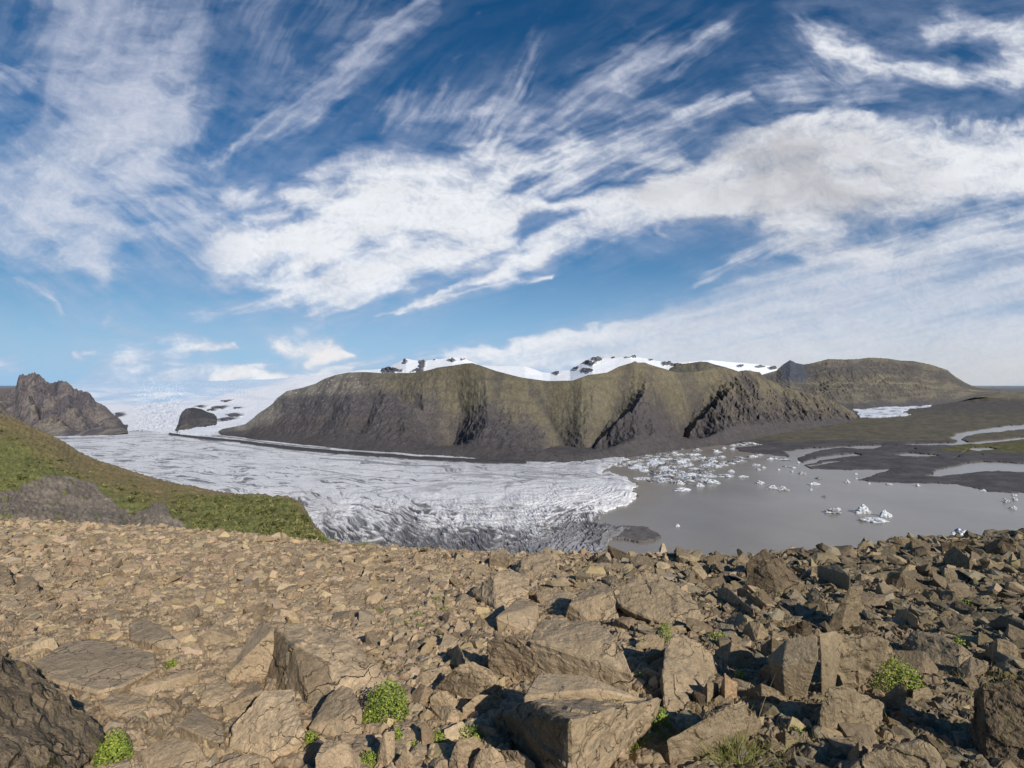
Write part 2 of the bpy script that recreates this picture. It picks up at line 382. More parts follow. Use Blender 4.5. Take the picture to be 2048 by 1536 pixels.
FARICE = zf([(1050, 413), (1300, 397), (1500, 388), (1512, 394), (1380, 412), (1330, 430), (1405, 448), (1300, 455), (1150, 466), (1090, 462)], 1348, 680)
GREENS = [zf([(1560, 640), (1700, 615), (1900, 608), (2060, 585), (2500, 570), (2500, 690), (2060, 668), (1900, 660), (1750, 662), (1600, 660)], 1348, 680)]

def build_valley():
    # water
    n = 60
    px = np.linspace(900, 3600, 200); d = np.geomspace(500, 9000, 160)
    Dd, PX = np.meshgrid(d, px, indexing='ij')
    P = np.stack([Dd * (PX - 1024) / 1024, Dd, np.full_like(Dd, ZL)], -1)
    m = bpy.data.materials.new("silty_water"); m.use_nodes = True; N = m.node_tree.nodes; L = m.node_tree.links
    b = N["Principled BSDF"]; b.inputs["Base Color"].default_value = (.25, .223, .19, 1); b.inputs["Roughness"].default_value = .22; b.inputs["IOR"].default_value = 1.33
    tc = N.new("ShaderNodeTexCoord"); n1 = N.new("ShaderNodeTexNoise"); n1.inputs["Scale"].default_value = .12; n1.inputs["Detail"].default_value = 5
    L.new(tc.outputs["Object"], n1.inputs["Vector"]); bp = N.new("ShaderNodeBump"); bp.inputs["Strength"].default_value = .5; bp.inputs["Distance"].default_value = .6
    L.new(n1.outputs[0], bp.inputs["Height"]); L.new(bp.outputs[0], b.inputs["Normal"])
    n2 = N.new("ShaderNodeTexNoise"); n2.inputs["Scale"].default_value = .004; n2.inputs["Detail"].default_value = 4
    L.new(tc.outputs["Object"], n2.inputs["Vector"]); cr = N.new("ShaderNodeValToRGB")
    cr.color_ramp.elements[0].position = .35; cr.color_ramp.elements[0].color = (.225, .198, .168, 1); cr.color_ramp.elements[1].position = .65; cr.color_ramp.elements[1].color = (.275, .247, .215, 1)
    L.new(n2.outputs[0], cr.inputs[0]); L.new(cr.outputs[0], b.inputs["Base Color"])
    o = grid("water", P, np.zeros(P.shape), m, False)
    tag(o, "grey brown silty water of the glacier lake and its channels", "lake", kind="structure")
    # plain
    px = np.concatenate([np.linspace(-2600, -100, 60, endpoint=False), np.linspace(-100, 1100, 100, endpoint=False), np.linspace(1100, 2120, 850, endpoint=False), np.linspace(2120, 4600, 90)])
    py = np.concatenate([np.array([769.6, 769.9, 770.3, 770.8, 771.4, 772.2, 773.2, 774.4, 775.8, 777.4]), np.linspace(779, 860, 100, endpoint=False), np.linspace(860, 1000, 340, endpoint=False), np.linspace(1000, 1140, 110), np.linspace(1145, 1400, 20)])[::-1]
    PX, PY = np.meshgrid(px, py)
    P = lake_pt(PX, PY)
    wx = PX + fbm(PX / 26, PY / 5, 5, 201, gain=.6) * 13; wy = PY + fbm(PX / 30, PY / 6, 5, 203, gain=.6) * 2.6
    water = inside(LAKE, wx, wy)
    for r in RIVERS: water |= inside(r, wx, wy)
    water &= ~inside(ISLE, wx, wy)
    dist = segdist(LAKE, wx, wy, True)
    h = np.where(water, -5.0, 1.2 + np.minimum(dist * .12, 3) + fbm(PX / 50, PY / 8, 4, 205) * 1.2)
    big = fbm(P[..., 0] / 700, P[..., 1] / 900, 5, 207)
    h = np.where(water, h, h + ss(860, 820, PY) * (big * 10 + 6))
    # low dark moraine ridges on the far plain at right
    mor = np.exp(-((PY - (802 - (PX - 1860) * .02)) / 7) ** 2) * ss(1800, 1900, PX)
    h = h + np.where(water, 0, mor * (16 + 26 * fbm(PX / 40, PY / 10, 4, 209)))
    P[..., 2] += h
    # colours
    n1 = fbm(PX / 60, PY / 6, 5, 211); n2 = fbm(PX / 16, PY / 3, 4, 213)
    dark = np.array([.075, .069, .071]); olive = np.array([.124, .109, .076]); brown = np.array([.105, .092, .07]); far = np.array([.165, .165, .17]); green = np.array([.105, .098, .040])
    C = mix(dark * 1.0, dark * 1.35, ss(-.3, .4, n1))
    line = 884 + 5 * n1 + (PX > 1850) * 0 + ss(1500, 1400, PX) * 12
    C = mix(C, mix(brown, olive, ss(-.3, .3, n2 + n1)), ss(line + 2, line - 3, PY))
    C = mix(C, np.array([.19, .165, .12]), ss(.25, .4, fbm(PX / 120, PY / 2.2, 4, 219)) * ss(line, line - 3, PY) * .5)
    C = mix(C, mix(dark * 1.1, brown, ss(-.2, .5, n2)), ss(838, 818, PY) * ss(1700, 1900, PX) * .9)
    C = mix(C, mix(np.array([.2, .17, .11]), np.array([.12, .11, .08]), ss(-.2, .3, n1)), ss(804, 797, PY) * ss(1900, 1960, PX) * .9)
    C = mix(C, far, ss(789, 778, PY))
    C = mix(C, np.array([.21, .24, .29]), ss(779, 772, PY))  # farthest ground turned bluish: aerial haze put into its colour
    for g in GREENS: C = mix(C, green * (1 + .5 * n2[..., None]), inside(g, wx, wy) * (PY < 915) * ss(-.5, 0, n1 + .3))
    C = mix(C, mix(dark, np.array([.17, .155, .145]), .6 + .5 * n2), inside(ISLE, wx, wy) * 1.0)
    C = C * (1 + .22 * n2)[..., None]
    fi = inside(FARICE, wx, wy)
    P[..., 2] += fi * 8
    C = mix(C, mix(np.array([.2, .2, .22]), np.array([.72, .76, .82]), ss(-.35, .15, fbm(PX / 25, PY / 2, 4, 221) + .1)), fi * 1.0)
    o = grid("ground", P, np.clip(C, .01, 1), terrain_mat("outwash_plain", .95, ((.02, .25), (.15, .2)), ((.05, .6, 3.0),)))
    tag(o, "dark gravel outwash plain with olive flats running to the horizon", "plain", kind="structure")
build_valley()

# ------------------------------------------------------------------ GLACIER
GTOP = [(90, 872), (120, 875), (200, 872), (300, 866), (349, 868), (376, 872), (430, 868), (455, 874), (547, 885), (640, 896), (700, 902), (823, 912), (923, 917), (1033, 928), (1163, 928), (1204, 922), (1240, 920), (1300, 905), (1420, 895)]
GSNOUT = [(60, 850), (1245, 850), (1252, 915), (1240, 922), (1246, 927), (1228, 930), (1214, 936), (1203, 946), (1222, 944), (1231, 951), (1250, 956), (1256, 962), (1276, 970), (1270, 978), (1260, 981), (1276, 990), (1268, 998), (1252, 1010), (1230, 1017), (1214, 1023), (1198, 1032), (1205, 1040), (1185, 1045),
          (1218, 1050), (1238, 1055), (1262, 1058), (1250, 1066), (1236, 1078), (1216, 1083), (1215, 1090), (1209, 1099), (1240, 1106), (1260, 1150), (1200, 1220), (60, 1220)]
def build_glacier():
    px = np.linspace(60, 1300, 1150)
    py = np.concatenate([np.linspace(860, 1000, 330, endpoint=False), np.linspace(1000, 1125, 250), np.linspace(1130, 1215, 30)])[::-1]
    PX, PY = np.meshgrid(px, py)
    P = lake_pt(PX, PY, ZL)
    s = (PY - 835) / 200.0                     # apparent size of features
    lp = np.log(np.clip(PY - 835, 5, None)) * 200     # stays even with distance
    wx = PX + fbm(PX / 90, lp / 60, 3, 301) * 30; wl = lp + fbm(PX / 110, lp / 50, 3, 303) * 22
    # crevasses: ridges stretched along a slowly turning direction
    def rid(ang, ln, th, seed, o=3):
        a = math.radians(ang); p = (wx * math.cos(a) + wl * math.sin(a)) / ln; q = (-wx * math.sin(a) + wl * math.cos(a)) / th
        return ridged(p, q, o, seed)
    r1 = rid(27, 52, 6.5, 311, 4); r2 = rid(7, 80, 6.0, 313, 4); r3 = rid(-20, 34, 6.5, 315, 4); r4 = rid(60, 20, 7, 317)
    wa = ss(1150, 700, PX) * ss(960, 1010, PY); wb = ss(1000, 1200, PX) * ss(950, 1000, PY)
    r = r2 * (1 - wa) * (1 - wb) + r1 * wa + r3 * wb * (1 - wa)
    r = r * .8 + r4 * .2
    n = fbm(wx / 26, wl / 16, 4, 321)
    fx = ridged((wx * .93 + wl * .37) / 20, (-wx * .37 + wl * .93) / 2.6, 3, 361)
    hgt = (r - .72) * 2.0 + (fx - .74) * .75                      # about -1..0.6
    amp = np.where(PY > 950, 1, ss(870, 950, PY) * .8 + .2) * (3.5 + 5.5 * ss(940, 1060, PY))
    amp = amp * (1 - .75 * np.exp(-((PY - (975 + (PX - 900) * .02)) / 22.0) ** 2) * ss(1200, 900, PX))
    D = segdist(GSNOUT, PX + n * 6, PY + n * 2.0, True)
    ins = inside(GSNOUT, PX + fbm(PX / 14, PY / 7, 4, 331) * 9, PY + fbm(PX / 14, PY / 7, 4, 333) * 5)
    base = 8 + 5 * fbm(wx / 120, wl / 50, 3, 335)
    h = base * ss(0, 12, D) * .7 + 3.2 + hgt * amp * (.35 + .65 * ss(0, 12, D))
    top = curve(GTOP, PX); edge = PY - top
    P[..., 2] += np.where(ins, h, -6) - np.where(PX < 1230, ss(-3, -8, edge) * 26, 0)
    top = curve(GTOP, PX); edge = PY - top     # distance below the mountain foot
    # colour: ice with dirt in crevasses and dirt bands
    ice = np.array([.72, .715, .725]); dirt = np.array([.085, .080, .080]); gi = np.array([.30, .30, .325])
    big = fbm(PX / 260, lp / 50, 4, 341)
    dn = .78 * ss(1010, 1100, PY + (1150 - PX) * .05 + big * 50)        # dirtier towards the viewer
    dirty = .17 + .54 * dn + .30 * big + .14 * n
    dirty = dirty + .35 * ss(1010, 1180, PX) * ss(1000, 1060, PY) - .35 * np.exp(-((PY - (990 + 8 * big)) / 26) ** 2) * ss(700, 1000, PX)
    low = ss(.10, -.16, hgt - (dirty - .32) * .9)
    up = ss(985, 930, PY)
    lowf = low * (.95 - .12 * up)
    C = mix(ice, mix(gi, dirt, np.clip(.25 + dirty + .35, 0, 1)), lowf)
    C = mix(C, gi, ss(.40, .95, dirty) * .60)
    C = mix(C, gi * 1.5, ss(-.1, .5, n + .5 * fbm(wx / 9, wl / 5, 3, 345)) * .35)
    mor = inside([(345, 873), (357, 865), (370, 859), (385, 857), (374, 864), (380, 871), (396, 877), (370, 878)], PX, PY); C = mix(C, dirt, mor * 1.0)
    # soft grey zone under the mountain foot, blue white band
    C = mix(C, gi * .9, ss(48, 14, edge) * ss(650, 1000, PX) * (.35 + .3 * n) * ss(0, .3, low + .3))
    arc = ((PX - 1010) / 330.0) ** 2 + ((PY - 990) / 46.0) ** 2
    fb = fbm(arc * 6.5 + .7 * n, np.arctan2(PY - 990, PX - 1010), 4, 353)
    C = mix(C, dirt * 2.2, ss(.05, .38, fb) * ss(700, 960, PX) * ss(935, 955, PY) * .55)
    C = mix(C, dirt * 2.2, ss(.15, .45, fbm(PX / 120, (PY + .12 * PX) / 5.0, 4, 355)) * ss(930, 960, PY) * .45)
    # flow lines & medial moraines
    fl = fbm(PX / 300, (edge + .0 * PX) / 4.0, 4, 351)
    C = mix(C, gi * .75, ss(.12, .35, fl) * ss(90, 20, edge) * .55)
    m1 = [(340, 872), (376, 877), (478, 887), (581, 901), (700, 911), (821, 921), (958, 927), (1050, 930)]
    d1 = segdist(m1, PX, PY + n * 1.2); C = mix(C, dirt * .75, ss(3.6 - 0 * PX, 2.0, d1 * np.where(PX < 480, 1.0, .75)))
    m2 = [(400, 872), (480, 880), (560, 892), (660, 902)]
    d2 = segdist(m2, PX, PY + n); C = mix(C, gi * .5, ss(1.6, .7, d2) * .8)
    m3 = [(640, 921), (720, 926), (790, 934), (860, 936), (900, 937)]
    d3 = segdist(m3, PX, PY + n); C = mix(C, gi * .6, ss(2.2, .8, d3) * .7)
    P[..., 2] += np.where(ins, ss(4, 1, d1) * 6, 0)
    # debris covered tongue by the lake and near margin
    tongue = ss(26, 4, segdist([(1120, 1062), (1250, 1062), (1180, 1078)], PX, PY + n * 8)) * ss(1020, 1150, PX)
    C = mix(C, dirt * (1 + .5 * n[..., None]), tongue * (.35 + .65 * ss(.1, -.25, hgt)))
    side = .8 * ss(60, 5, segdist([(640, 1030), (665, 1090), (720, 1120), (1000, 1135)], PX, PY)) * .7
    C = mix(C, dirt * 1.1, side * (.3 + .7 * low))
    o = grid("glacier", P, np.clip(C, .02, .9), terrain_mat("glacier_ice", .75, ((.035, .10),), ((.06, .8, 2.5), (.25, .6, .8)), spec=.3))
    tag(o, "crevassed white glacier tongue with dirty grey bands filling the valley", "glacier", kind="structure")
build_glacier()

# ------------------------------------------------------------------ ICE CAP and ICEFALL behind
def build_icecap():
    sky_ = [(60, 767), (180, 766), (300, 765), (403, 763), (470, 760), (520, 759), (560, 757), (600, 753), (670, 748), (720, 740), (770, 737), (800, 722), (812, 717), (840, 722), (880, 718), (905, 714), (930, 718), (960, 730), (1000, 732),
            (1050, 733), (1085, 744), (1100, 745), (1115, 742), (1140, 740), (1165, 725), (1185, 714), (1200, 715), (1230, 715), (1262, 712), (1290, 716), (1330, 725), (1370, 724), (1420, 720), (1500, 727), (1560, 735), (1620, 748), (1700, 762)]
    bot = [(60, 880), (349, 872), (455, 880), (520, 870), (700, 850), (1700, 850)]
    px = np.linspace(60, 1604, 1340); t = np.concatenate([np.linspace(0, 1, 300), np.linspace(1.01, 1.5, 20)])
    T, PX = np.meshgrid(t, px, indexing='ij')
    ys = curve(sky_, PX); yb = curve(bot, PX)
    tt = np.clip(T, 0, 1)
    PY = yb + (ys - yb) * tt
    d0 = np.interp(px, [60, 349, 455, 700, 1700], [3000, 2900, 2700, 3600, 4200])[None, :]
    dfar = np.interp(px, [60, 300, 450, 700, 1700], [6200, 6500, 6800, 6500, 7600])[None, :]
    dfar = np.where(PX > 1380, 9800, dfar) ; d0 = np.where(PX > 1380, 8000, d0)
    D = d0 + (dfar - d0) * T ** 1.15
    PYf = PY - 768
    D = np.where(PYf > 3, np.minimum(D, 307200 / np.maximum(PYf, 3) * (.985 - .10 * tt)), D) 
    D = D + np.clip(T - 1, 0, 1) * 500
    P = at(PX, PY, D)
    P[..., 2] -= np.clip(T - 1, 0, 1) * 2500
    # rock outcrops
    crag = np.zeros_like(PX)
    for (cx, cy, rx, ry) in [(845, 729, 7, 14), (812, 722, 4, 3), (783, 741, 24, 5), (838, 741, 12, 5), (878, 739, 10, 4), (905, 720, 8, 4), (926, 718, 5, 3), (870, 718, 4, 2), (890, 738, 10, 3),
                             (1112, 742, 9, 7), (1195, 717, 12, 7), (1172, 741, 14, 5), (1178, 726, 14, 5), (1150, 736, 10, 3), (1255, 713, 9, 3), (1262, 711, 10, 3), (1225, 715, 4, 2), (1330, 727, 10, 4), (1350, 730, 14, 3), (1300, 719, 4, 2), (1437, 719, 8, 1.5), (1480, 731, 6, 2), (1545, 736, 12, 3), (1520, 733, 10, 1.5),
                             (455, 801, 10, 1.2), (463, 800, 8, 1.3), (445, 814, 16, 3), (475, 829, 14, 4), (452, 839, 14, 3), (466, 836, 12, 2.5), (246, 828, 12, 5), (232, 842, 12, 4), (480, 815, 10, 1.4), (430, 818, 9, 2.5), (408, 812, 8, 2.5)]:
        crag = np.maximum(crag, np.exp(-((PX - cx) / rx) ** 2 - ((PY - cy) / ry) ** 2))
    n = fbm(PX / 9, PY / 5, 5, 401); n2 = ridged(PX / 14, PY / 9, 4, 403)
    rk = ss(.30, .60, crag + n * .5) * (crag > .12)
    rk = rk * (PY > 10)
    P[..., 1] -= rk * 60 + rk * n * 80
    P[..., 2] += ss(.2, .8, crag) * (6 + 50 * np.clip(n, -.3, 1) * (T > .9)) * (PX > 560)
    # icefall texture
    fall = ss(250, 290, PX) * ss(380, 350, PX) * ss(866, 850, PY)
    ice_n = ridged(PX / 7, PY / 3.2, 4, 405); broad = fbm(PX / 60, PY / 18, 5, 407)
    P[..., 2] += (ice_n - .75) * 34 * np.clip(fall + .35 * ss(240, 330, PX) * ss(560, 470, PX), 0, 1) + broad * 10
    snow = np.array([.76, .785, .83]); gi = np.array([.55, .60, .70]); rock = np.array([.105, .10, .11])
    C = mix(snow, gi, np.clip(fall * (.55 * ss(.8, .6, ice_n) + .25), 0, 1))
    C = mix(C, gi * 1.05, ss(.05, .5, broad) * ss(700, 500, PX) * .5)
    C = mix(C, gi * .7, fall * ss(.1, .5, fbm(PX / 8, PY / 6, 4, 409)) * .8)
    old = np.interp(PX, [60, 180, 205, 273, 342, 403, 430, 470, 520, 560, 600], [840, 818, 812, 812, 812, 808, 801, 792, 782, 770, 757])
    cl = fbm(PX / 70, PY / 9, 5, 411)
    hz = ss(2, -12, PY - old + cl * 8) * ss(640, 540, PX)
    C = mix(C, mix(np.array([.47, .61, .77]), np.array([.70, .76, .84]), ss(-.3, .3, cl) * ss(768, 790, PY) + .35 * ss(400, 600, PX)), hz)  # cloud haze painted pale blue onto the raised far snow
    m1 = [(376, 872), (372, 864), (384, 858), (410, 854), (440, 850)]
    C = mix(C, rock * (1 + .7 * n[..., None]), rk)
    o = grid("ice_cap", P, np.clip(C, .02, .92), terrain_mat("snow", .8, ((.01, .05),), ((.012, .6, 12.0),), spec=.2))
    tag(o, "white ice cap and icefall with dark rock crags poking through the snow", "ice cap", kind="structure")
build_icecap()

# ------------------------------------------------------------------ MOUNTAINS
def mountain(name, label, skyl, base, d_base, depth, ncol, nrow, seed, gullies, amp, colour, prof=1.15, rough=1.0, mat=None, gdef=60, back=1.0, fine=1.0):
    px = np.linspace(skyl[0][0], skyl[-1][0], ncol)
    t = np.concatenate([np.linspace(-.08, 1, nrow), 1 + np.linspace(.04, 1.2, 24)])
    T, PX = np.meshgrid(t, px, indexing='ij')
    ys = curve(skyl, PX); yb = curve(base, PX)
    db = d_base(PX); tt = np.clip(T, -.1, 1)
    D = db + depth(PX) * np.where(T > 1, 1 + (T - 1) * .9, T)
    zb = db * (768 - yb) / 1024
    zs = (db + depth(PX)) * (768 - ys) / 1024
    x = D * (PX - 1024) / 1024
    # heights: foot to crest
    pr = np.sign(tt) * np.abs(tt) ** prof
    Z = zb + (zs - zb) * pr
    H = zs - zb
    env = np.clip(np.sin(np.clip(T, 0, 1) * np.pi), 0, 1) ** .7 * ss(0.04, .30, T)
    # big gullies / spurs
    if gullies:
        g = np.ones(PX.shape); cutg = np.zeros(PX.shape)
        PYm = yb + (ys - yb) * np.clip(T, 0, 1)
        for gl in gullies:
            wdt, stg = (gl[0] if isinstance(gl[0][0], str) is False and len(gl[0]) == 3 and gl[0][0] == -1 else (-1, gdef * .5, 1.0))[1:]
            q = [p for p in gl if len(p) == 2]
            d_ = segdist(q, PX + fbm(PX / 26, T * 3, 3, seed + 3) * 6, PYm) / wdt
            d_ = np.clip(d_, 0, 1); cutg = np.maximum(cutg, (1 - d_) ** 1.15 * stg * np.minimum(wdt / 45, 1.3)); g = np.minimum(g, 1 - (1 - np.clip(d_ * wdt / 16, 0, 1)) * stg)
        Z = Z - cutg * env * ss(.02, .35, T) * amp * H * .62
    else: g = np.ones_like(PX)
    wx = x + fbm(x / 400, D / 400, 3, seed + 5) * 130
    n_g = ridged(wx / 170, D / 900 + wx / 900, 4, seed + 7)
    n_f = fbm(wx / 60, D / 130, 5, seed + 9)
    Z = Z - (1 - n_g) * env * (amp if amp < .5 else .8) * H * .55 * rough + n_f * np.clip(env + .12, 0, 1) * H * .045 * rough * fine + (ridged(x / 38, Z / 60 + D / 200, 3, seed + 21) - .75) * env * H * .05 * fine
    # a little crest roughness
    Z = Z + ((T > .9) & (T <= 1.3)) * fbm(PX / 5, T * 3, 4, seed + 11) * H * .012 * rough * (fine if fine > 3 else 1)
    back_f = np.clip(T - 1, 0, 2)
    Z = Z - back_f * H * 1.0 * back
    P = np.stack([x, D, Z], -1)
    PY = 768 - 1024 * Z / D
    C = colour(PX, PY, T, P, g, n_g, n_f, ys, yb)
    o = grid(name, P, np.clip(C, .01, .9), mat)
    tag(o, label, "mountain", kind="structure")
    return o

ROCKM = terrain_mat("mountain_rock", .95, ((.006, .12), (.03, .20), (.11, .28)), ((.02, .8, 8.0), (.07, 1.0, 5.0)))

MSKY = [(430, 869), (444, 858), (470, 853), (492, 848), (513, 830), (533, 816), (547, 806), (554, 796), (574, 782), (602, 776), (632, 767), (650, 757), (670, 750), (697, 745), (730, 744), (763, 746), (814, 746), (841, 744), (882, 734), (905, 731), (930, 727), (944, 726), (958, 730), (992, 742), (1043, 755),
        (1094, 762), (1146, 761), (1176, 750), (1214, 745), (1238, 733), (1262, 726), (1270, 722), (1275, 725), (1290, 725), (1300, 729), (1327, 737), (1350, 744), (1368, 745), (1390, 744), (1416, 739), (1430, 733), (1450, 735), (1470, 744), (1491, 740), (1519, 744), (1533, 759), (1553, 765),
        (1567, 776), (1608, 783), (1645, 793), (1676, 806), (1703, 822), (1722, 840)]
MBASE = [(430, 872), (455, 878), (547, 888), (640, 899), (700, 905), (823, 915), (923, 921), (1033, 931), (1163, 931), (1204, 924), (1252, 916), (1300, 908), (1348, 901), (1420, 893), (1500, 880), (1600, 862), (1700, 846), (1722, 842)]
def massif_col(PX, PY, T, P, g, n_g, n_f, ys, yb):
    el = np.clip(T, 0, 1)
    olive = np.array([.140, .124, .084]); tan = np.array([.190, .160, .120]); scree = np.array([.118, .104, .095]); dark = np.array([.060, .056, .062]); foot = np.array([.078, .071, .073])
    n = fbm(PX / 40, el * 4, 5, 511); fine = fbm(PX / 7, el * 26, 5, 513); streak = fbm(PX / 5 + el * 3, el * 3, 4, 515)
    C = mix(scree, tan, ss(-.1, .5, n + .3 * streak) * .6)
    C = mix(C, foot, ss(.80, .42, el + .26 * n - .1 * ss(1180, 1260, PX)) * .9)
    C = mix(C, olive, ss(.60, .86, el + .26 * n + .10 * streak) * ss(640, 800, PX) * .85)
    C = mix(C, olive * 1.12, ss(.50, .8, el + .25 * n) * ss(1060, 1180, PX) * .6)
    C = mix(C, np.array([.24, .22, .19]), ss(800, 620, PX) * ss(.45, .75, el + .2 * n) * .85)
    # horizontal cliff bands
    z = P[..., 2]
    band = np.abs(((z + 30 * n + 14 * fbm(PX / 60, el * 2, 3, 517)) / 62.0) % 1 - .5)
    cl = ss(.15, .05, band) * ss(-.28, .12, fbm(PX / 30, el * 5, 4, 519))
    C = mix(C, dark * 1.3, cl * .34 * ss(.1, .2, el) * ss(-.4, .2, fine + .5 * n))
    cliffL = ss(0, .7, 1.3 - np.abs(PY - (812 - (PX - 600) * .04)) / 22) * ss(545, 570, PX) * ss(860, 760, PX)
    C = mix(C, dark * 1.35, cliffL * ss(-.5, .05, fine + .6 * streak + .15) * .9)
    # gullies are dark & rocky
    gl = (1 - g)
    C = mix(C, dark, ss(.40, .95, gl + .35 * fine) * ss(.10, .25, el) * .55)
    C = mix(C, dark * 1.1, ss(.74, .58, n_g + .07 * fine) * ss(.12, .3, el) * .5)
    # craggy ribs of the right hand shoulder
    cr = ss(1395, 1440, PX) * ss(.18, .38, el + .06 * n)
    rib = ridged((PX * .80 - (PY) * .75) / 12, (PX + PY) / 110, 4, 521)
    C = mix(C, dark * 1.15, cr * ss(.74, .62, rib + .1 * fine) * .7)
    C = mix(C, np.array([.15, .125, .09]), cr * ss(.74, .86, rib) * .6)
    # snow specks
    sp = ss(.42, .5, fbm(PX / 5, PY / 3, 3, 523)) * ss(760, 700, PX) * ss(.8, .9, el)
    C = mix(C, np.array([.8, .82, .86]), sp * .9)
    return C * (1 + .15 * fine)[..., None]
def massif_depth(px): return np.interp(px, [430, 500, 600, 800, 940, 1100, 1270, 1430, 1550, 1722], [200, 420, 760, 900, 860, 900, 780, 860, 900, 500])
def massif_dbase(px): return -ZL / ((np.interp(px, [p[0] for p in MBASE], [p[1] for p in MBASE]) - 768) / 1024)
def G(w, st, *p): return [(-1, w, st)] + list(p)
GUL = [G(80, .75, (918, 752), (924, 775), (912, 800), (900, 824), (886, 858), (884, 890), (890, 915)), G(26, .5, (800, 790), (836, 800), (852, 816), (862, 851), (884, 876)), G(18, .4, (840, 780), (858, 800), (862, 830)),
       G(125, 1.0, (1062, 762), (1092, 783), (1120, 808), (1132, 840), (1156, 878), (1163, 905), (1166, 930)), G(40, .7, (1160, 785), (1146, 800), (1125, 825)), G(34, .7, (1196, 826), (1160, 850), (1150, 868)),
       G(60, .8, (1236, 765), (1216, 790), (1190, 815), (1180, 830)), G(36, .7, (1228, 800), (1216, 825), (1206, 858), (1200, 890), (1190, 915)),
       G(60, .9, (1412, 752), (1385, 775), (1366, 797), (1358, 824), (1382, 846), (1400, 880)), G(26, .5, (1330, 765), (1352, 790)), G(16, .5, (990, 750), (984, 768), (975, 790)),
       G(24, .4, (745, 800), (735, 830), (716, 862), (700, 890)), G(22, .35, (665, 820), (640, 850), (622, 875)), G(14, .3, (600, 815), (585, 850)), G(14, .25, (1010, 840), (1020, 880)), G(16, .3, (1290, 845), (1306, 890)), G(14, .3, (960, 830), (955, 880)), G(14, .3, (800, 860), (790, 895)),
       G(12, .3, (700, 770), (690, 800)), G(12, .3, (1270, 760), (1262, 800)), G(12, .25, (1060, 850), (1075, 890))]
def rib_disp():
    pass
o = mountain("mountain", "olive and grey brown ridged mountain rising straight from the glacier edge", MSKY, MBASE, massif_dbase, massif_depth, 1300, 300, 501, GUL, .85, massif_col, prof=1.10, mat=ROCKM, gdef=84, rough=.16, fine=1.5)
def carve(o):
    me = o.data; n = len(me.vertices); co = np.empty(n * 3, np.float32); me.vertices.foreach_get("co", co); co = co.reshape(-1, 3)
    X = 1024 + 1024 * co[:, 0] / co[:, 1]; Y = 768 - 1024 * co[:, 2] / co[:, 1]
    el = (curve(MBASE, X) - Y) / np.maximum(curve(MBASE, X) - curve(MSKY, X), 8)
    cr = ss(1395, 1440, X) * ss(.18, .38, el)
    rib = ridged((X * .80 - Y * .75) / 12, (X + Y) / 110, 4, 521)
    co[:, 2] += cr * (rib - .78) * 95 * ss(1.02, .93, el)
    z = co[:, 2]; step = 62.0; f = ((z + 14 * fbm(X / 60, el * 2, 3, 517)) / step) % 1
    co[:, 1] += (ss(.2, .8, f) - f) * 20 * (1 - cr) * ss(.05, .2, el)
    me.vertices.foreach_set("co", co.ravel()); me.update()
carve(o)

def plain_col(a, b, c, seed, strata=60, snow=0, blue=0):
    a, b, c = map(np.array, (a, b, c))
    def f(PX, PY, T, P, g, n_g, n_f, ys, yb):
        el = np.clip(T, 0, 1); n = fbm(PX / 30, el * 4, 5, seed); fine = fbm(PX / 5, el * 26, 4, seed + 1)
        C = mix(a, b, ss(-.3, .4, n + .8 * (el - .5)))
        if strata:
            band = np.abs(((P[..., 2] + 40 * n) / strata) % 1 - .5); C = mix(C, c, ss(.18, .05, band) * ss(-.15, .2, fbm(PX / 24, el * 5, 3, seed + 2)) * ss(.2, .4, el) * .8)
        C = mix(C, c, ss(.80, .60, n_g + .08 * fine) * .75); C = mix(C, c, (1 - g) * .6)
        return C * (1 + .2 * fine)[..., None]
    return f

LSKY = [(-500, 800), (-300, 770), (-120, 785), (-40, 770), (0, 777), (17, 779), (31, 774), (38, 753), (43, 747), (51, 751), (60, 747), (68, 744), (80, 750), (92, 762), (103, 767), (120, 761), (137, 765), (147, 776), (161, 781), (178, 784), (191, 803), (212, 813), (226, 828), (240, 838), (256, 862)]
LBASE = [(-500, 880), (116, 877), (195, 870), (230, 866), (256, 865)]
mountain("mountain", "craggy grey brown mountain with jagged summit towers at the far left", LSKY, LBASE, lambda p: np.interp(p, [-500, 116, 256], [2800, 2820, 3000]), lambda p: np.interp(p, [-500, 60, 200, 256], [1100, 1000, 700, 260]), 520, 200, 601,
         [[(20, 790), (60, 850)], [(110, 775), (120, 820), (150, 860)], [(160, 800), (185, 850)], [(75, 770), (85, 820)]], .34,
         plain_col((.190, .168, .145), (.150, .132, .130), (.080, .074, .092), 611, 0), mat=ROCKM, gdef=60, rough=1.5, fine=3.6)
NSKY = [(350, 858), (356, 848), (359, 834), (364, 824), (372, 817), (386, 815), (403, 818), (415, 824), (427, 827), (434, 834), (430, 839), (438, 849)]
NBASE = [(350, 860), (376, 859), (400, 855), (438, 850)]
mountain("mountain", "small dark rounded rock island splitting the glacier below the icefall", NSKY, NBASE, lambda p: .95 * 307200 / (np.interp(p, [350, 376, 400, 438], [860, 859, 855, 850]) - 768), lambda p: np.full_like(p, 200.0), 160, 80, 631, None, .3,
         plain_col((.15, .135, .12), (.075, .073, .082), (.05, .05, .06), 641, 0), mat=ROCKM)
HSKY = [(1325, 760), (1340, 736), (1352, 731), (1365, 728), (1380, 726), (1400, 723), (1415, 724), (1430, 729), (1450, 734), (1475, 742), (1500, 760)]
mountain("mountain", "low dark brown hill showing behind the craggy right shoulder of the ridge", HSKY, [(1325, 800), (1500, 800)], lambda p: np.full_like(p, 4300.0), lambda p: np.full_like(p, 700.0), 160, 60, 671, None, .25, plain_col((.10, .092, .075), (.12, .11, .08), (.06, .06, .066), 681, 45), mat=ROCKM)
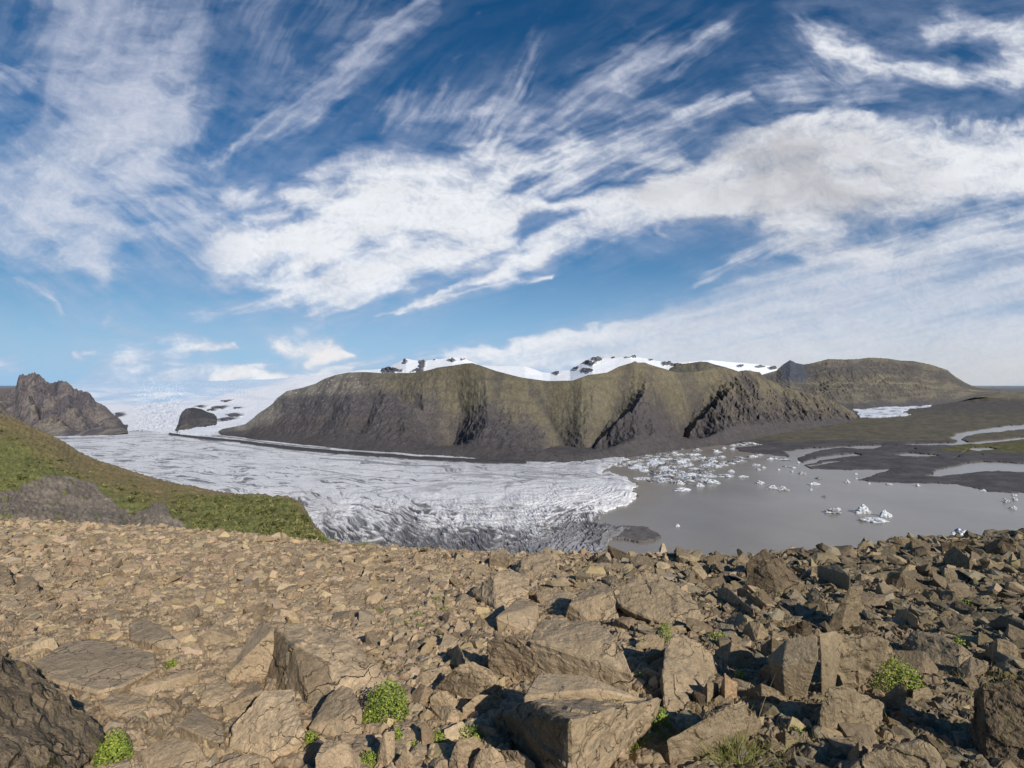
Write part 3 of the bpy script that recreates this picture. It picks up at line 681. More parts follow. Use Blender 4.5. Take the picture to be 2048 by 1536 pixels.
RSKY = [(1490, 770), (1510, 755), (1529, 748), (1553, 741), (1566, 729), (1580, 720), (1592, 726), (1608, 729), (1625, 726), (1638, 723), (1656, 718), (1690, 719), (1716, 718), (1741, 715), (1775, 717), (1800, 721), (1826, 722), (1861, 729), (1895, 740), (1904, 748), (1912, 754), (1930, 765), (1943, 771), (1965, 776), (2000, 779)]
RBASE = [(1490, 822), (1707, 819), (1780, 816), (1861, 811), (1929, 798), (1965, 790), (2000, 785)]
def rcol(PX, PY, T, P, g, n_g, n_f, ys, yb):
    el = np.clip(T, 0, 1); n = fbm(PX / 34, el * 4, 5, 711); fine = fbm(PX / 6, el * 26, 4, 713); lon = fbm(PX / 60, el * 14, 4, 715)
    C = mix(np.array([.098, .090, .080]), np.array([.145, .130, .104]), ss(-.2, .3, n + lon * .8))
    C = mix(C, np.array([.078, .074, .080]), ss(.30, .16, el + .1 * n + .1 * ss(1560, 1700, PX)) * .9)
    C = mix(C, np.array([.2, .18, .12]), ss(.15, .35, lon) * ss(.35, .45, el) * ss(.75, .6, el) * .7)
    C = mix(C, np.array([.065, .062, .070]), ss(.66, .74, el + .07 * n) * ss(.98, .9, el) * ss(-.2, .15, fine + lon) * .8)
    C = mix(C, np.array([.06, .07, .095]), ss(34, 14, np.abs(PX - 1588)) * ss(.5, .7, el) * .9)
    return C * (1 + .2 * fine)[..., None]
mountain("mountain", "long flat topped brown mountain with dark rim cliffs at the right horizon", RSKY, RBASE, lambda p: np.interp(p, [1490, 1707, 1861, 1929, 2000], [5600, 5900, 6800, 8500, 10000]), lambda p: np.interp(p, [1490, 1580, 1741, 1900, 2000], [900, 1300, 1500, 1100, 400]), 620, 170, 701,
         [[(1610, 735), (1640, 760)], [(1850, 740), (1900, 790)]], .2, rcol, mat=ROCKM, gdef=50, rough=.9, fine=.7)
# ------------------------------------------------------------------ grassy hillside at left
HSKL = [(-700, 700, 330), (-300, 775, 290), (-100, 808, 250), (0, 826, 230), (30, 836, 228), (50, 845, 225), (83, 862, 220), (120, 880, 215), (160, 905, 210), (200, 922, 205), (240, 935, 200), (310, 956, 190), (350, 966, 182), (400, 976, 176), (440, 983, 170), (520, 993, 150), (560, 996, 140), (585, 1001, 132), (600, 1008, 124), (612, 1020, 116),
        (620, 1034, 108), (632, 1052, 98), (645, 1066, 90), (655, 1080, 84), (668, 1100, 76), (690, 1135, 66)]
GRAVEL = [(-900, 977), (0, 977), (40, 970), (103, 960), (137, 962), (192, 977), (219, 998), (260, 1022), (297, 1022), (310, 1008), (328, 1022), (345, 1042), (397, 1060), (430, 1075), (430, 1200), (-900, 1200)]
def hill_point(px, t):
    ys = curve(HSKL, px); ds = curve(HSKL, px, 2)
    dn = 42.0
    yn = np.interp(px, [-900, 0, 400, 560, 690], [1120, 1120, 1135, 1150, 1180])
    tt = np.clip(t, 0, 1)
    d = dn + (ds - dn) * np.clip(t, 0, 9)
    y = yn + (ys - yn) * (1 - (1 - tt) ** 1.7)
    return d, y
def hill_fn(PX, T):
    D, PY = hill_point(PX, T)
    P = at(PX, PY, D)
    P[..., 2] -= np.clip(T - 1, 0, 5) ** 1.0 * 220 * (.15 + 2 * np.clip(T - 1, 0, 1))
    env = ss(0, .1, T) * ss(1.0, .9, T)
    P[..., 2] += fbm(P[..., 0] / 28, P[..., 1] / 28, 5, 801) * 3.2 * env
    gm = inside(GRAVEL, PX + fbm(PX / 20, PY / 9, 4, 803) * 16, PY + fbm(PX / 20, PY / 9, 4, 805) * 7)
    # small grey gravel mound
    P[..., 2] += np.exp(-((PX - 312) / 26) ** 2 - ((PY - 1030) / 18) ** 2) * 1.2 - np.exp(-((PX - 268) / 26) ** 2 - ((PY - 1040) / 16) ** 2) * 1.5
    return P, PY, gm
def build_hill():
    px = np.linspace(-700, 690, 900); t = np.concatenate([np.linspace(0, 1, 420), 1 + np.linspace(.01, .8, 26)])
    T, PX = np.meshgrid(t, px, indexing='ij')
    P, PY, gm = hill_fn(PX, T)
    x, y = P[..., 0], P[..., 1]
    n = fbm(PX / 70, PY / 16, 5, 811); f = fbm(PX / 7, PY / 3.2, 4, 813); s = fbm((PX - PY * 2) / 60, (PY - PX * .30) / 4, 4, 815)
    P[..., 2] += fbm(PX / 9, PY / 4, 4, 817) * .7 * ss(0, .1, T) * ss(1.0, .93, T)
    P[..., 2] += ss(.93, .99, T) * fbm(PX / 6, T * 4, 5, 823, gain=.65) * 1.1 * ss(1.3, 1.05, T)
    brown = np.array([.225, .172, .082]); green = np.array([.178, .185, .060]); dkg = np.array([.105, .108, .036]); tan = np.array([.25, .20, .11]); grav = np.array([.250, .208, .165])
    top = PY - curve(HSKL, PX)
    g = ss(22, 74, top + n * 40) * ss(-100, 60, PX + 100)
    g = np.maximum(g, ss(300, 430, PX + n * 60) * ss(4, 14, top))
    C = mix(brown, green, np.clip(g + .25 * s, 0, 1))
    C = mix(C, tan, ss(.1, .45, s + .3 * n) * .55 * (1 - .6 * g))
    C = mix(C, dkg, ss(.12, .4, f + .3 * n) * (.35 + .4 * g))
    C = mix(C, tan, ss(8, 2, top + f * 4) * .8)
    C = mix(C, mix(grav, grav * .78, ss(-.2, .3, n + f * .4)), gm * 1.0)
    C = mix(C, green, gm * ss(.28, .42, fbm(PX / 26, PY / 9, 4, 819)) * .8)
    C = C * (1 + .28 * f)[..., None]
    o = grid("hillside", P, np.clip(C, .01, .8), terrain_mat("hill_turf", .95, ((.5, .25), (2.5, .25)), ((.8, .8, .5), (4.0, .7, .12))))
    tag(o, "green and brown grassy hillside with grey gravel patches dropping towards the glacier", "hillside", kind="structure")
    # low scrub clumps: leafy tufts merged, ground cover nobody could count
    V = []; F = []; Cc = []; off = 0
    N0 = 3600
    PXs = RNG.uniform(-60, 672, N0); Ts = 1 - RNG.random(N0) ** 1.1
    Pp, PYs, gms = hill_fn(PXs, Ts)
    nn = fbm(PXs / 40, PYs / 12, 3, 821)
    dens = ss(-.15, .25, nn) * ss(14, 60, PYs - curve(HSKL, PXs)) + ss(320, 460, PXs) * .55 * ss(6, 16, PYs - curve(HSKL, PXs))
    keep = (~gms) & (RNG.random(N0) < dens) & (Ts > .06) & (Ts < .985)
    for p, pxx in zip(Pp[keep], PXs[keep]):
        r = RNG.uniform(.35, 1.15) * (.8 if pxx > 400 else .9); k = 34
        c = np.array([.088, .096, .032]) * RNG.uniform(.7, 1.6) if RNG.random() < .5 else np.array([.19, .18, .07]) * RNG.uniform(.8, 1.3)
        q = RNG.normal(size=(k, 3)); q /= np.linalg.norm(q, axis=1, keepdims=True); q *= RNG.uniform(.5, 1, (k, 1)); q[:, 2] = np.abs(q[:, 2]) * .55
        ctr = p + q * r
        a = RNG.normal(size=(k, 3)) * r * .22; b = RNG.normal(size=(k, 3)) * r * .22
        v = np.stack([ctr - a, ctr + b, ctr + a], 1).reshape(-1, 3)
        V.append(v); F.append(np.arange(k * 3).reshape(-1, 3) + off); off += k * 3
        Cc.append(np.repeat(c[None] * RNG.uniform(.7, 1.3, (k, 1)), 3, axis=0))
    me = mesh_np("scrub", np.concatenate(V), np.concatenate(F), np.concatenate(Cc))
    tag(link("scrub", me, terrain_mat("scrub_leaves", .9, ((1.0, .2),), ())), "low dark green scrub dotted over the left hillside", "scrub", kind="stuff")
build_hill()

# ------------------------------------------------------------------ SCREE slope under the viewer
def crest(a):     # distance of the brow of the slope for a bearing a = x / y
    px = 1024 + 1024 * a
    return np.interp(px, [-1500, 0, 350, 640, 850, 1000, 1500, 1700, 1820, 2048, 3500], [30, 27, 21.5, 16.2, 14.2, 13.2, 12.9, 13.6, 17.5, 18.5, 19])
def ground_z(x, y):
    x = np.asarray(x, float); y = np.asarray(y, float)
    a = x / np.maximum(y, .3); yc = crest(a)
    z = -GH - GS * y
    und = fbm(x / 3.1, y / 3.1, 4, 901) * .16 * ss(1, 5, y) * (.6 + .8 * ss(0.2, 3, x))
    over = np.maximum(y - yc, 0)
    z = z + und - 1.05 * over ** 2 / (over + 3.0)
    return np.maximum(z, -312)
HY = np.geomspace(.8, 40, 130)
def hit(px, py, h=0.0):
    a = (px - 1024) / 1024; s = (768 - py) / 1024
    ys = HY
    dz = ys * s - (ground_z(a * ys, ys) + h)
    if not (dz < 0).any(): y = float(crest(a)) * .97
    else:
        i = int(np.argmax(dz < 0))
        y = .9 if i == 0 else ys[i - 1] + (ys[i] - ys[i - 1]) * dz[i - 1] / (dz[i - 1] - dz[i])
    return np.array([a * y, y, y * s])
EARTH = np.array([.300, .205, .120])
def scree_tone(x, y):
    """rock base colour by place: pale tan on the left, darker brown on the right"""
    px = 1024 + 1024 * np.asarray(x) / np.maximum(y, .5)
    k = ss(900, 1700, px + 120 * fbm(np.asarray(x) / 2, np.asarray(y) / 2, 2, 905))
    return mix(np.array([.415, .312, .200]), np.array([.240, .187, .120]), k)
def build_scree():
    a = np.concatenate([np.linspace(-2.6, -1.6, 40, endpoint=False), np.linspace(-1.6, -1.08, 140, endpoint=False), np.linspace(-1.08, 1.08, 1150, endpoint=False), np.linspace(1.08, 1.6, 140), np.linspace(1.62, 2.6, 40)])
    y = np.concatenate([np.geomspace(.9, 32, 720), np.geomspace(33, 900, 60)])
    Y, A = np.meshgrid(y, a, indexing='ij'); X = A * Y
    Z = ground_z(X, Y)
    near = ss(60, 34, Y)
    wx = X + fbm(X * 2, Y * 2, 2, 911) * .12; wy = Y + fbm(X * 2, Y * 2, 2, 913) * .12
    f1, f2, c1 = worley(wx / .17, wy / .17, 915); g1, g2, c2 = worley(wx / .06, wy / .06, 917)
    peb = np.clip((f2 - f1) * 2.2, 0, 1) * (.3 + .7 * c1) * .055 + np.clip((g2 - g1) * 2.5, 0, 1) * (.3 + .7 * c2) * .022
    Z = Z + near * (peb + fbm(X * 9, Y * 9, 3, 919) * .012)
    C = scree_tone(X, Y) * (.62 + .35 * c1 + .2 * (c2 - .5))[..., None]
    low = ss(.25, .02, f2 - f1)
    C = mix(C, EARTH * np.array([.8, .72, .66]), low * .55)
    px = 1024 + 1024 * A
    moss = ss(.12, .40, fbm(X / 1.3, Y / 1.3, 5, 921)) * ss(1150, 1800, px)
    C = mix(C, np.array([.115, .098, .034]), moss * .75)
    C = mix(C, np.array([.09, .085, .07]), ss(18, 60, Y))
    o = grid("ground", np.stack([X, Y, Z], -1), np.clip(C, .01, .9), terrain_mat("scree_earth", .95, ((3.0, .22), (24.0, .25)), ((14.0, .8, .03), (70.0, .7, .008))), smooth=False)
    tag(o, "tan scree slope of crushed stone and earth in the foreground", "scree slope", kind="structure")
build_scree()

# ------------------------------------------------------------------ ROCKS
ROCK_L = terrain_mat("weathered_rock", .93, ((1.6, .24), (16.0, .20), (70.0, .26)), cracks=((1.3, .010, .5), (3.6, .012, .2)), bump= ((7.0, .55, .05), (38.0, .75, .014), (150.0, .5, .004)), spots=((9.0, .60, (.20, .175, .135), .55), (42.0, .64, (.44, .38, .29), .5), (30.0, .66, (.075, .055, .04), .65)))
ROCK_D = terrain_mat("mossy_basalt", .95, ((2.0, .3), (14.0, .28), (60.0, .35)), cracks=((1.8, .02, .7),), bump= ((6.0, .7, .06), (32.0, .9, .02), (120.0, .6, .005)), spots=((7.0, .57, (.13, .115, .045), .6), (30.0, .63, (.30, .28, .22), .5), (26.0, .62, (.03, .022, .018), .8)))
RUB = terrain_mat("rubble", .94, ((4.0, .15), (35.0, .2)), ((40.0, .7, .012),))

def hull_bm(pts):
    bm = bmesh.new()
    for p in pts: bm.verts.new(p)
    r = bmesh.ops.convex_hull(bm, input=bm.verts)
    junk = list({g for g in r["geom_interior"] + r["geom_unused"] if isinstance(g, bmesh.types.BMVert)})
    if junk: bmesh.ops.delete(bm, geom=junk, context='VERTS')
    return bm
def refine(bm, size, cell, amp, seed, layers=0.0):
    bmesh.ops.dissolve_limit(bm, angle_limit=math.radians(7), verts=bm.verts, edges=bm.edges)
    bmesh.ops.bevel(bm, geom=list(bm.edges), offset=size * .016, segments=1, affect='EDGES', clamp_overlap=True)
    bmesh.ops.triangulate(bm, faces=bm.faces)
    for it in range(8):
        es = [e for e in bm.edges if e.calc_length() > cell]
        if not es or len(bm.faces) > 26000: break
        bmesh.ops.subdivide_edges(bm, edges=es, cuts=1)
        bmesh.ops.triangulate(bm, faces=[f for f in bm.faces if len(f.verts) > 3])
    bm.normal_update()
    off = Vector((seed * 3.17, seed * 1.73, seed * .91))
    mv = []
    for v in bm.verts:
        p = v.co
        n1 = mnoise.fractal(p * (2.2 / size) + off, 1.0, 2.0, 3)
        n2 = mnoise.fractal(p * (9.0 / size) + off, .9, 2.1, 4)
        c = mnoise.cell(Vector((p.x * 3.0, p.y * 3.0, p.z * 9.0)) / size + off + Vector((n1, n1, n1)) * .8)
        mv.append(v.normal * (amp * size * (n1 * 1.1 + n2 * .7 + (c - .5) * .6)))
    for v, d in zip(bm.verts, mv): v.co += d
def bm_mesh(bm, name, col=None, smooth=False):
    me = bpy.data.meshes.new(name); bm.to_mesh(me); bm.free()
    n = len(me.vertices)
    if col is not None:
        c = np.ones((n, 4), np.float32); c[:, :3] = col
        at_ = me.color_attributes.new("Col", 'FLOAT_COLOR', 'POINT'); at_.data.foreach_set("color", c.ravel())
    me.polygons.foreach_set("use_smooth", np.full(len(me.polygons), smooth))
    return me

def hull2(P):
    P = sorted(set(map(tuple, P)))
    def half(Q):
        r = []
        for p in Q:
            while len(r) > 1 and (r[-1][0] - r[-2][0]) * (p[1] - r[-2][1]) - (r[-1][1] - r[-2][1]) * (p[0] - r[-2][0]) <= 0: r.pop()
            r.append(p)
        return r
    return half(P)[:-1] + half(P[::-1])[:-1]
S4 = 700 / 2006
ORG = {4: (0, 1000), 5: (650, 1000), 6: (1348, 1000)}
HEROSPOTS = []
HPOLY = []; HXY = []
def hero(zone, pts, label, tone=1.0, mat='L', amp=.022, tint=(1, 1, 1), group=None, k=.86, face=None):
    ox, oy = ORG[zone]
    if amp < .0125: amp *= .45; pts = [(a_, b_, h_ + (.035 if h_ > .03 else 0)) for a_, b_, h_ in pts]
    W = [hit(ox + x * S4, oy + y * S4, h) for x, y, h in pts]
    W = np.array(W)
    base = W.mean(0); HPOLY.append(hull2([(ox + x * S4, oy + y * S4) for x, y, h in pts])); HXY.append(hull2([(p[0], p[1]) for p in W]))
    pts3 = [Vector(p) for p in W]
    for p in W:
        q = (base + np.array([0, .1 * (k < .8), 0])) * (1 - k) + p * k; gz = float(ground_z(q[0], q[1]))
        pts3.append(Vector((q[0], q[1], min(gz, p[2]) - .16)))
        # body behind the visible face
        if k > .8: pts3.append(Vector((q[0] * 1.0, q[1] + .06, min(gz, p[2]) - .1)))
    org = Vector((base[0], base[1], float(ground_z(base[0], base[1]))))
    bm = hull_bm([p - org for p in pts3])
    ext = np.ptp(W, axis=0); size = float(max(ext[0], ext[1], .12))
    dist = base[1]
    refine(bm, size, max(.014, dist * .0052), amp, (len(HEROSPOTS) + 1))
    col = scree_tone(base[0], base[1]) * tone * np.array(tint)
    if mat == 'D': col = np.array([.165, .125, .082]) * tone * np.array(tint)
    if face:                                    # a darker streaked face: weathering on some rocks, shade painted in on others
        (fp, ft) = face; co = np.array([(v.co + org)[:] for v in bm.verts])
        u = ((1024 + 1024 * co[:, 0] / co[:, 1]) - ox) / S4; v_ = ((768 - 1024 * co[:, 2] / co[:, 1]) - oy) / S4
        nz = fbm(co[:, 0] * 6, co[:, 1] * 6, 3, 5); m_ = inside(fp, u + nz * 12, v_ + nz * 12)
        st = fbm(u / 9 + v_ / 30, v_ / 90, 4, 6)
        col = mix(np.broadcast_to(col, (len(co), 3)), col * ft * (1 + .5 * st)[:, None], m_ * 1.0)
    me = bm_mesh(bm, "rock", col)
    o = link("rock", me, ROCK_D if mat == 'D' else ROCK_L); o.location = org
    tag(o, label, "rock", group)
    HEROSPOTS.append((base[0], base[1], size * .5))
    return o
H = hero
# ---- left part of the foreground
H(4, [(190,930,.10),(380,800,.12),(570,795,.12),(720,820,.12),(890,870,.10),(910,960,.06),(700,1065,.05),(560,1100,.04),(280,1030,.06)], "broad flat tan slab lying in the gravel at lower left", .95, amp=.008)
H(4, [(730,700,.10),(850,680,.14),(930,740,.16),(1040,800,.14),(1030,900,.02),(860,810,.10),(740,790,.06)], "thin pointed slab just above the broad flat tan slab", .92, amp=.010)
H(4, [(1125,790,.08),(1210,745,.18),(1330,720,.15),(1360,790,.06),(1240,840,.02),(1150,835,.02)], "greenish grey wedge stone left of the tent shaped boulder", .82)
H(4, [(740,1085,.06),(1080,965,.12),(1135,985,.10),(1140,1050,.03),(1000,1100,.02),(860,1130,.02)], "long narrow grey slab below the broad flat slab", .92, amp=.012)
H(4, [(560,1170,.10),(640,1100,.12),(760,1100,.12),(870,1170,.08),(740,1255,.01),(620,1235,.02)], "flat angular rock right of the pitted bottom left boulder", .85)
H(4, [(-260,700,.95),(-40,800,.75),(0,880,.62),(45,1010,.56),(200,1050,.46),(350,1160,.38),(500,1220,.28),(640,1310,.12),(560,1450,.02),(400,1640,.10),(-300,1700,.4)], "large dark pitted boulder filling the bottom left corner", 1.25, 'D', .03)
H(4, [(20,960,.2),(80,905,.30),(150,920,.32),(230,1000,.22),(248,1060,.10),(150,1080,.15),(40,1060,.2)], "small dark brown rounded rock standing in for a shadow by the corner boulder", .35, 'D')  # added rock, coloured dark in place of a round shadow
H(4, [(1450,1190,.22),(1510,1085,.32),(1690,1075,.32),(1680,1180,.28),(1740,1330,.18),(1730,1450,.02),(1560,1490,.02),(1440,1420,.04),(1310,1420,.04),(1330,1290,.14)], "pale sunlit block with notched top below the tent shaped boulder", 1.12, amp=.018)
H(4, [(1270,1190,.10),(1470,1030,.20),(1510,1080,.20),(1420,1160,.08),(1320,1250,.02),(1285,1240,.02)], "narrow grey wedge leaning against the pale notched block", .75)
H(4, [(1150,1150,.06),(1180,1040,.13),(1280,1010,.13),(1360,1090,.08),(1330,1170,.02),(1200,1190,.02)], "flat tan stone between the long narrow slab and the notched block", .98)
H(4, [(1020,1290,.08),(1120,1190,.10),(1280,1290,.08),(1290,1410,.04),(1120,1380,.03)], "smooth low stone left of the pale notched block", .92, amp=.010)
H(4, [(800,1440,.05),(960,1350,.10),(1130,1380,.10),(1210,1510,.02),(1000,1580,.02),(830,1540,.02)], "smooth low stone at the bottom edge beside the yellow green plant", .92, amp=.010)
H(4, [(1220,1520,.10),(1420,1440,.18),(1540,1480,.18),(1620,1570,.04),(1200,1600,.04)], "flat topped stone at the bottom edge below the notched block", 1.02)
# tent shaped boulder and its left leaf
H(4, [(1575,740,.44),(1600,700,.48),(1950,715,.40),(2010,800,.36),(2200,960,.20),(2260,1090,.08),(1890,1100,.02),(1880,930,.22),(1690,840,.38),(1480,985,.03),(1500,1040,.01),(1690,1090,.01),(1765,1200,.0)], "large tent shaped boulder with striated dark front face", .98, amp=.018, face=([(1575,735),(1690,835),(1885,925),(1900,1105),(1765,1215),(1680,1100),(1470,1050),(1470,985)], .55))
H(4, [(1490,690,.44),(1572,735,.45),(1450,770,.34),(1290,1010,.04),(1440,1012,.01),(1480,960,.08),(1350,1010,.01)], "leaning slab forming the left side of the tent shaped boulder", 1.05, amp=.012)
H(5, [(20,1110,.18),(100,1060,.24),(160,1080,.24),(210,1200,.18),(210,1340,.04),(80,1370,.02),(-60,1330,.04),(-95,1300,.08)], "plain grey block left of the big yellow green moss clump", .86, amp=.014)
H(5, [(-60,1480,.20),(0,1370,.25),(120,1380,.25),(210,1480,.10),(190,1600,.04),(-50,1620,.04)], "tan block under the plain grey block at the bottom edge", 1.0)
# small stones of the left slope
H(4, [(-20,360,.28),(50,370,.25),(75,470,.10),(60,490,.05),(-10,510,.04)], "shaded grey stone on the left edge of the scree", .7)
H(4, [(80,470,.14),(130,420,.26),(190,430,.25),(235,540,.10),(180,580,.01),(110,560,.01)], "dark grey stone with black shadow near the left edge", .72)
H(4, [(0,600,.08),(60,515,.20),(115,600,.07),(110,650,.01),(20,635,.01)], "pale triangular stone near the left edge", 1.08)
H(4, [(110,640,.05),(160,600,.12),(235,640,.06),(130,672,.01)], "low grey stone under the pale triangular stone", .78)
H(4, [(380,520,.10),(430,510,.12),(480,520,.10),(470,575,.01),(400,580,.01)], "small blocky pale stone right of the dark grey pair at left", 1.1)
H(4, [(600,680,.03),(650,610,.12),(700,650,.08),(690,700,.01)], "small upright grey stone in the middle of the left scree", .85)
H(4, [(1240,640,.10),(1360,660,.14),(1370,710,.04),(1250,725,.01)], "sunlit block directly above the dark earth patch", 1.12)
# ---- middle of the foreground
H(5, [(938,330,.22),(1000,290,.34),(1060,320,.30),(1075,390,.03),(950,380,.03)], "rounded rock on the brow left of centre against the glacier", .9)
H(5, [(1080,380,.08),(1130,325,.32),(1250,290,.40),(1310,310,.38),(1345,400,.12),(1360,440,.02),(1100,430,.03)], "broad humped rock on the brow at centre", .95)
H(5, [(900,490,.22),(960,430,.42),(1060,390,.46),(1170,440,.38),(1180,510,.26),(1090,600,.04),(980,640,.01),(910,600,.01),(832,525,.12),(890,590,.01)], "speckled rounded boulder above centre with shaded left face", 1.0)
H(5, [(975,670,.18),(1090,580,.20),(1115,550,.25),(1225,600,.20),(1230,670,.06),(1180,760,.01),(1000,750,.01)], "pointed flat slab below the speckled rounded boulder", .98, amp=.012)
H(5, [(1395,590,.24),(1500,480,.36),(1620,480,.36),(1655,520,.34),(1690,670,.08),(1500,690,.04),(1380,675,.03)], "speckled square rock between two larger boulders right of centre", .98)
H(5, [(1660,565,.26),(1750,440,.48),(1810,410,.54),(1900,420,.50),(2000,470,.44),(2130,590,.28),(2200,735,.03),(1960,725,.03),(1860,640,.14),(1680,600,.20)], "large tilted boulder right of centre with a black hollow under it", 1.0, amp=.02, k=.6)
H(5, [(1160,800,.40),(1240,680,.48),(1550,690,.50),(1620,730,.48),(1690,820,.42),(1770,1000,.24),(1760,1070,.04),(1660,1095,.02),(1500,1000,.08),(1260,985,.04),(1200,870,.25)], "largest smooth flat topped boulder at the centre of the foreground", 1.05, amp=.014)
H(5, [(925,810,.33),(1000,760,.41),(1090,780,.42),(1200,880,.28),(1242,940,.12),(1180,1010,.01),(960,960,.04),(922,890,.10)], "dark brown coarse rock leaning on the flat topped boulder", .62, amp=.03)
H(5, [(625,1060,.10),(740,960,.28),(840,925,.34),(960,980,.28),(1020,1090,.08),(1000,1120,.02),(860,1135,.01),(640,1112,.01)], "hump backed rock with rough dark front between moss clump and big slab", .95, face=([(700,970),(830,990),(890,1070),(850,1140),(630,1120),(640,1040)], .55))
H(5, [(510,1030,.06),(560,980,.14),(670,990,.14),(620,1080,.01),(550,1090,.01)], "small rounded stone left of the hump backed rock", 1.0)
H(5, [(600,1130,.08),(660,1090,.14),(760,1140,.08),(740,1190,.02),(610,1165,.03)], "thin stone tucked under the hump backed rock", 1.0)
H(5, [(600,1170,.08),(740,1180,.14),(772,1240,.06),(690,1290,.01)], "triangular tan stone right of the big moss clump", 1.08)
H(5, [(785,1190,.08),(870,1110,.18),(1010,1120,.14),(940,1190,.04),(840,1220,.01)], "leaning flat stone in front of the hump backed rock", 1.0)
H(5, [(700,850,.08),(765,825,.24),(812,915,.20),(700,905,.01)], "thin upright slab beside the dark hollow", .95)
H(5, [(1130,1130,.36),(1225,985,.42),(1500,1000,.42),(1570,1085,.38),(1850,1150,.26),(1700,1185,.10),(1250,1160,.28)], "flat upper slab with a grassy crack behind the dark faced block", 1.08, amp=.010)
H(5, [(965,1220,.14),(1190,1158,.40),(1310,1200,.50),(1402,1262,.56),(1650,1180,.46),(1880,1160,.34),(1950,1125,.30),(1800,1280,.10),(1560,1400,.05),(1345,1500,.03),(1150,1470,.0),(1000,1340,.01)], "massive block with near black left face at bottom centre", 1.0, amp=.016, k=.62, face=([(940,1200),(1190,1158),(1300,1195),(1405,1262),(1345,1520),(1100,1500),(960,1350)], .55))  # left face tone: dark lichen plus shade painted into the colour
H(5, [(830,1520,.05),(890,1430,.18),(960,1410,.22),(1020,1460,.14),(1060,1580,.02),(830,1590,.01)], "pale humped stone at the bottom edge just left of the black faced block", 1.12)
H(5, [(1010,1430,.08),(1100,1430,.13),(1200,1500,.08),(1215,1580,.01),(1060,1520,.01)], "tan stone wedged between the pale humped stone and black faced block", .98)
H(5, [(710,1480,.08),(760,1370,.22),(870,1350,.22),(920,1400,.13),(790,1520,.01),(700,1540,.01)], "grey topped stone with dark left side at bottom left of centre", .88)
H(5, [(300,1440,.10),(340,1330,.24),(400,1320,.24),(392,1480,.04),(360,1550,.01),(298,1530,.01)], "tall narrow tan stone below the big moss clump", 1.02)
H(5, [(400,1500,.08),(470,1425,.17),(515,1470,.10),(500,1570,.01),(410,1560,.01)], "small grey stone right of the tall narrow one at the bottom", .9)
H(5, [(860,1290,.08),(960,1300,.11),(1010,1360,.04),(950,1372,.01),(880,1340,.01)], "small flat stone on the grass left of the black face", 1.0)
H(5, [(600,1590,.08),(650,1500,.12),(690,1560,.08)], "small stone at the very bottom left of centre", .95)
H(5, [(660,830,.05),(690,730,.18),(750,790,.10),(770,850,.02),(700,855,.01)], "pyramid stone above the dark hollow", 1.02)
H(5, [(738,745,.05),(765,670,.18),(820,752,.04),(780,758,.01)], "tiny sharp pyramid of pale stone left of the shaded cube", 1.12)
H(5, [(840,722,.04),(880,660,.17),(940,705,.10),(930,742,.01),(860,742,.01)], "grey cube stone with shadowed side above the leaning dark rock", .82)
H(5, [(130,770,.04),(200,690,.12),(290,720,.08),(240,762,.01)], "low tan stone right of the tent shaped boulder top", 1.0)
H(5, [(440,500,.02),(500,430,.15),(590,440,.12),(602,492,.02)], "grey green rounded stone in the middle scree", .75)
H(5, [(110,530,.02),(170,480,.12),(240,410,.24),(270,510,.04),(200,540,.01)], "leaning pointed stone on the scree left of the grey green stone", .92)
H(5, [(20,602,.01),(30,540,.12),(110,530,.12),(112,607,.01)], "pale square block in the scree left of centre", 1.15)
H(5, [(130,622,.01),(150,570,.10),(220,565,.10),(236,622,.01)], "grey square block beside the pale square block", .82)
H(5, [(330,602,.02),(370,530,.12),(430,560,.06),(352,612,.01)], "pale triangular stone in the scree left of centre", 1.1)
H(5, [(748,545,.05),(790,530,.18),(862,560,.13),(872,602,.02),(740,612,.01)], "grey slab left of the speckled rounded boulder", .82)
H(5, [(1580,442,.12),(1650,430,.18),(1740,482,.08),(1690,502,.02),(1640,492,.03)], "flat slab with black underside near the brow right of centre", .92)
H(5, [(1200,530,.14),(1380,510,.14),(1465,550,.06),(1330,605,.02),(1230,592,.03)], "low tan ledge right of the speckled rounded boulder", 1.02)
H(5, [(1780,830,.08),(1850,760,.16),(1950,790,.12),(1930,850,.03),(1800,860,.02)], "low rounded stone in the leafy gap right of the central boulder", .95)
H(5, [(1840,905,.10),(1870,850,.16),(1940,860,.14),(1945,905,.06)], "small stone above the black hole right of the central boulder", .9)
# ---- right part of the foreground
H(6, [(400,480,.12),(430,400,.36),(520,340,.56),(620,330,.58),(700,400,.38),(735,520,.03),(600,540,.01),(470,500,.02)], "big dark lichen covered boulder below the right brow", 1.0, 'D')
H(6, [(410,362,.28),(510,280,.52),(580,320,.38),(430,382,.10)], "dark peaked rock on the brow behind the lichen covered boulder", 1.0, 'D')
H(6, [(98,440,.02),(100,380,.28),(140,360,.32),(197,420,.16),(180,470,.02)], "upright tan block near the brow at right of centre", 1.15)
H(6, [(-60,840,.30),(0,752,.38),(130,790,.32),(240,860,.18),(250,1000,.04),(120,1190,.01),(-50,1235,.01),(-70,1000,.2)], "rough tan boulder face at the left of the right hand rocks", 1.08, amp=.022)
H(6, [(230,860,.08),(330,800,.28),(430,850,.22),(485,920,.08),(450,962,.01),(300,955,.02)], "low rough tan rock left of the cracked shelf boulder", 1.05)
H(6, [(530,902,.28),(650,792,.46),(818,768,.52),(828,905,.36),(620,955,.26),(700,955,.26)], "cracked shelf boulder with sunlit top and black underside", 1.18, amp=.008, k=.35)
H(6, [(832,766,.52),(925,748,.52),(972,780,.46),(900,895,.33),(845,900,.33)], "narrow middle piece of the cracked shelf boulder", 1.18, amp=.010, k=.4)
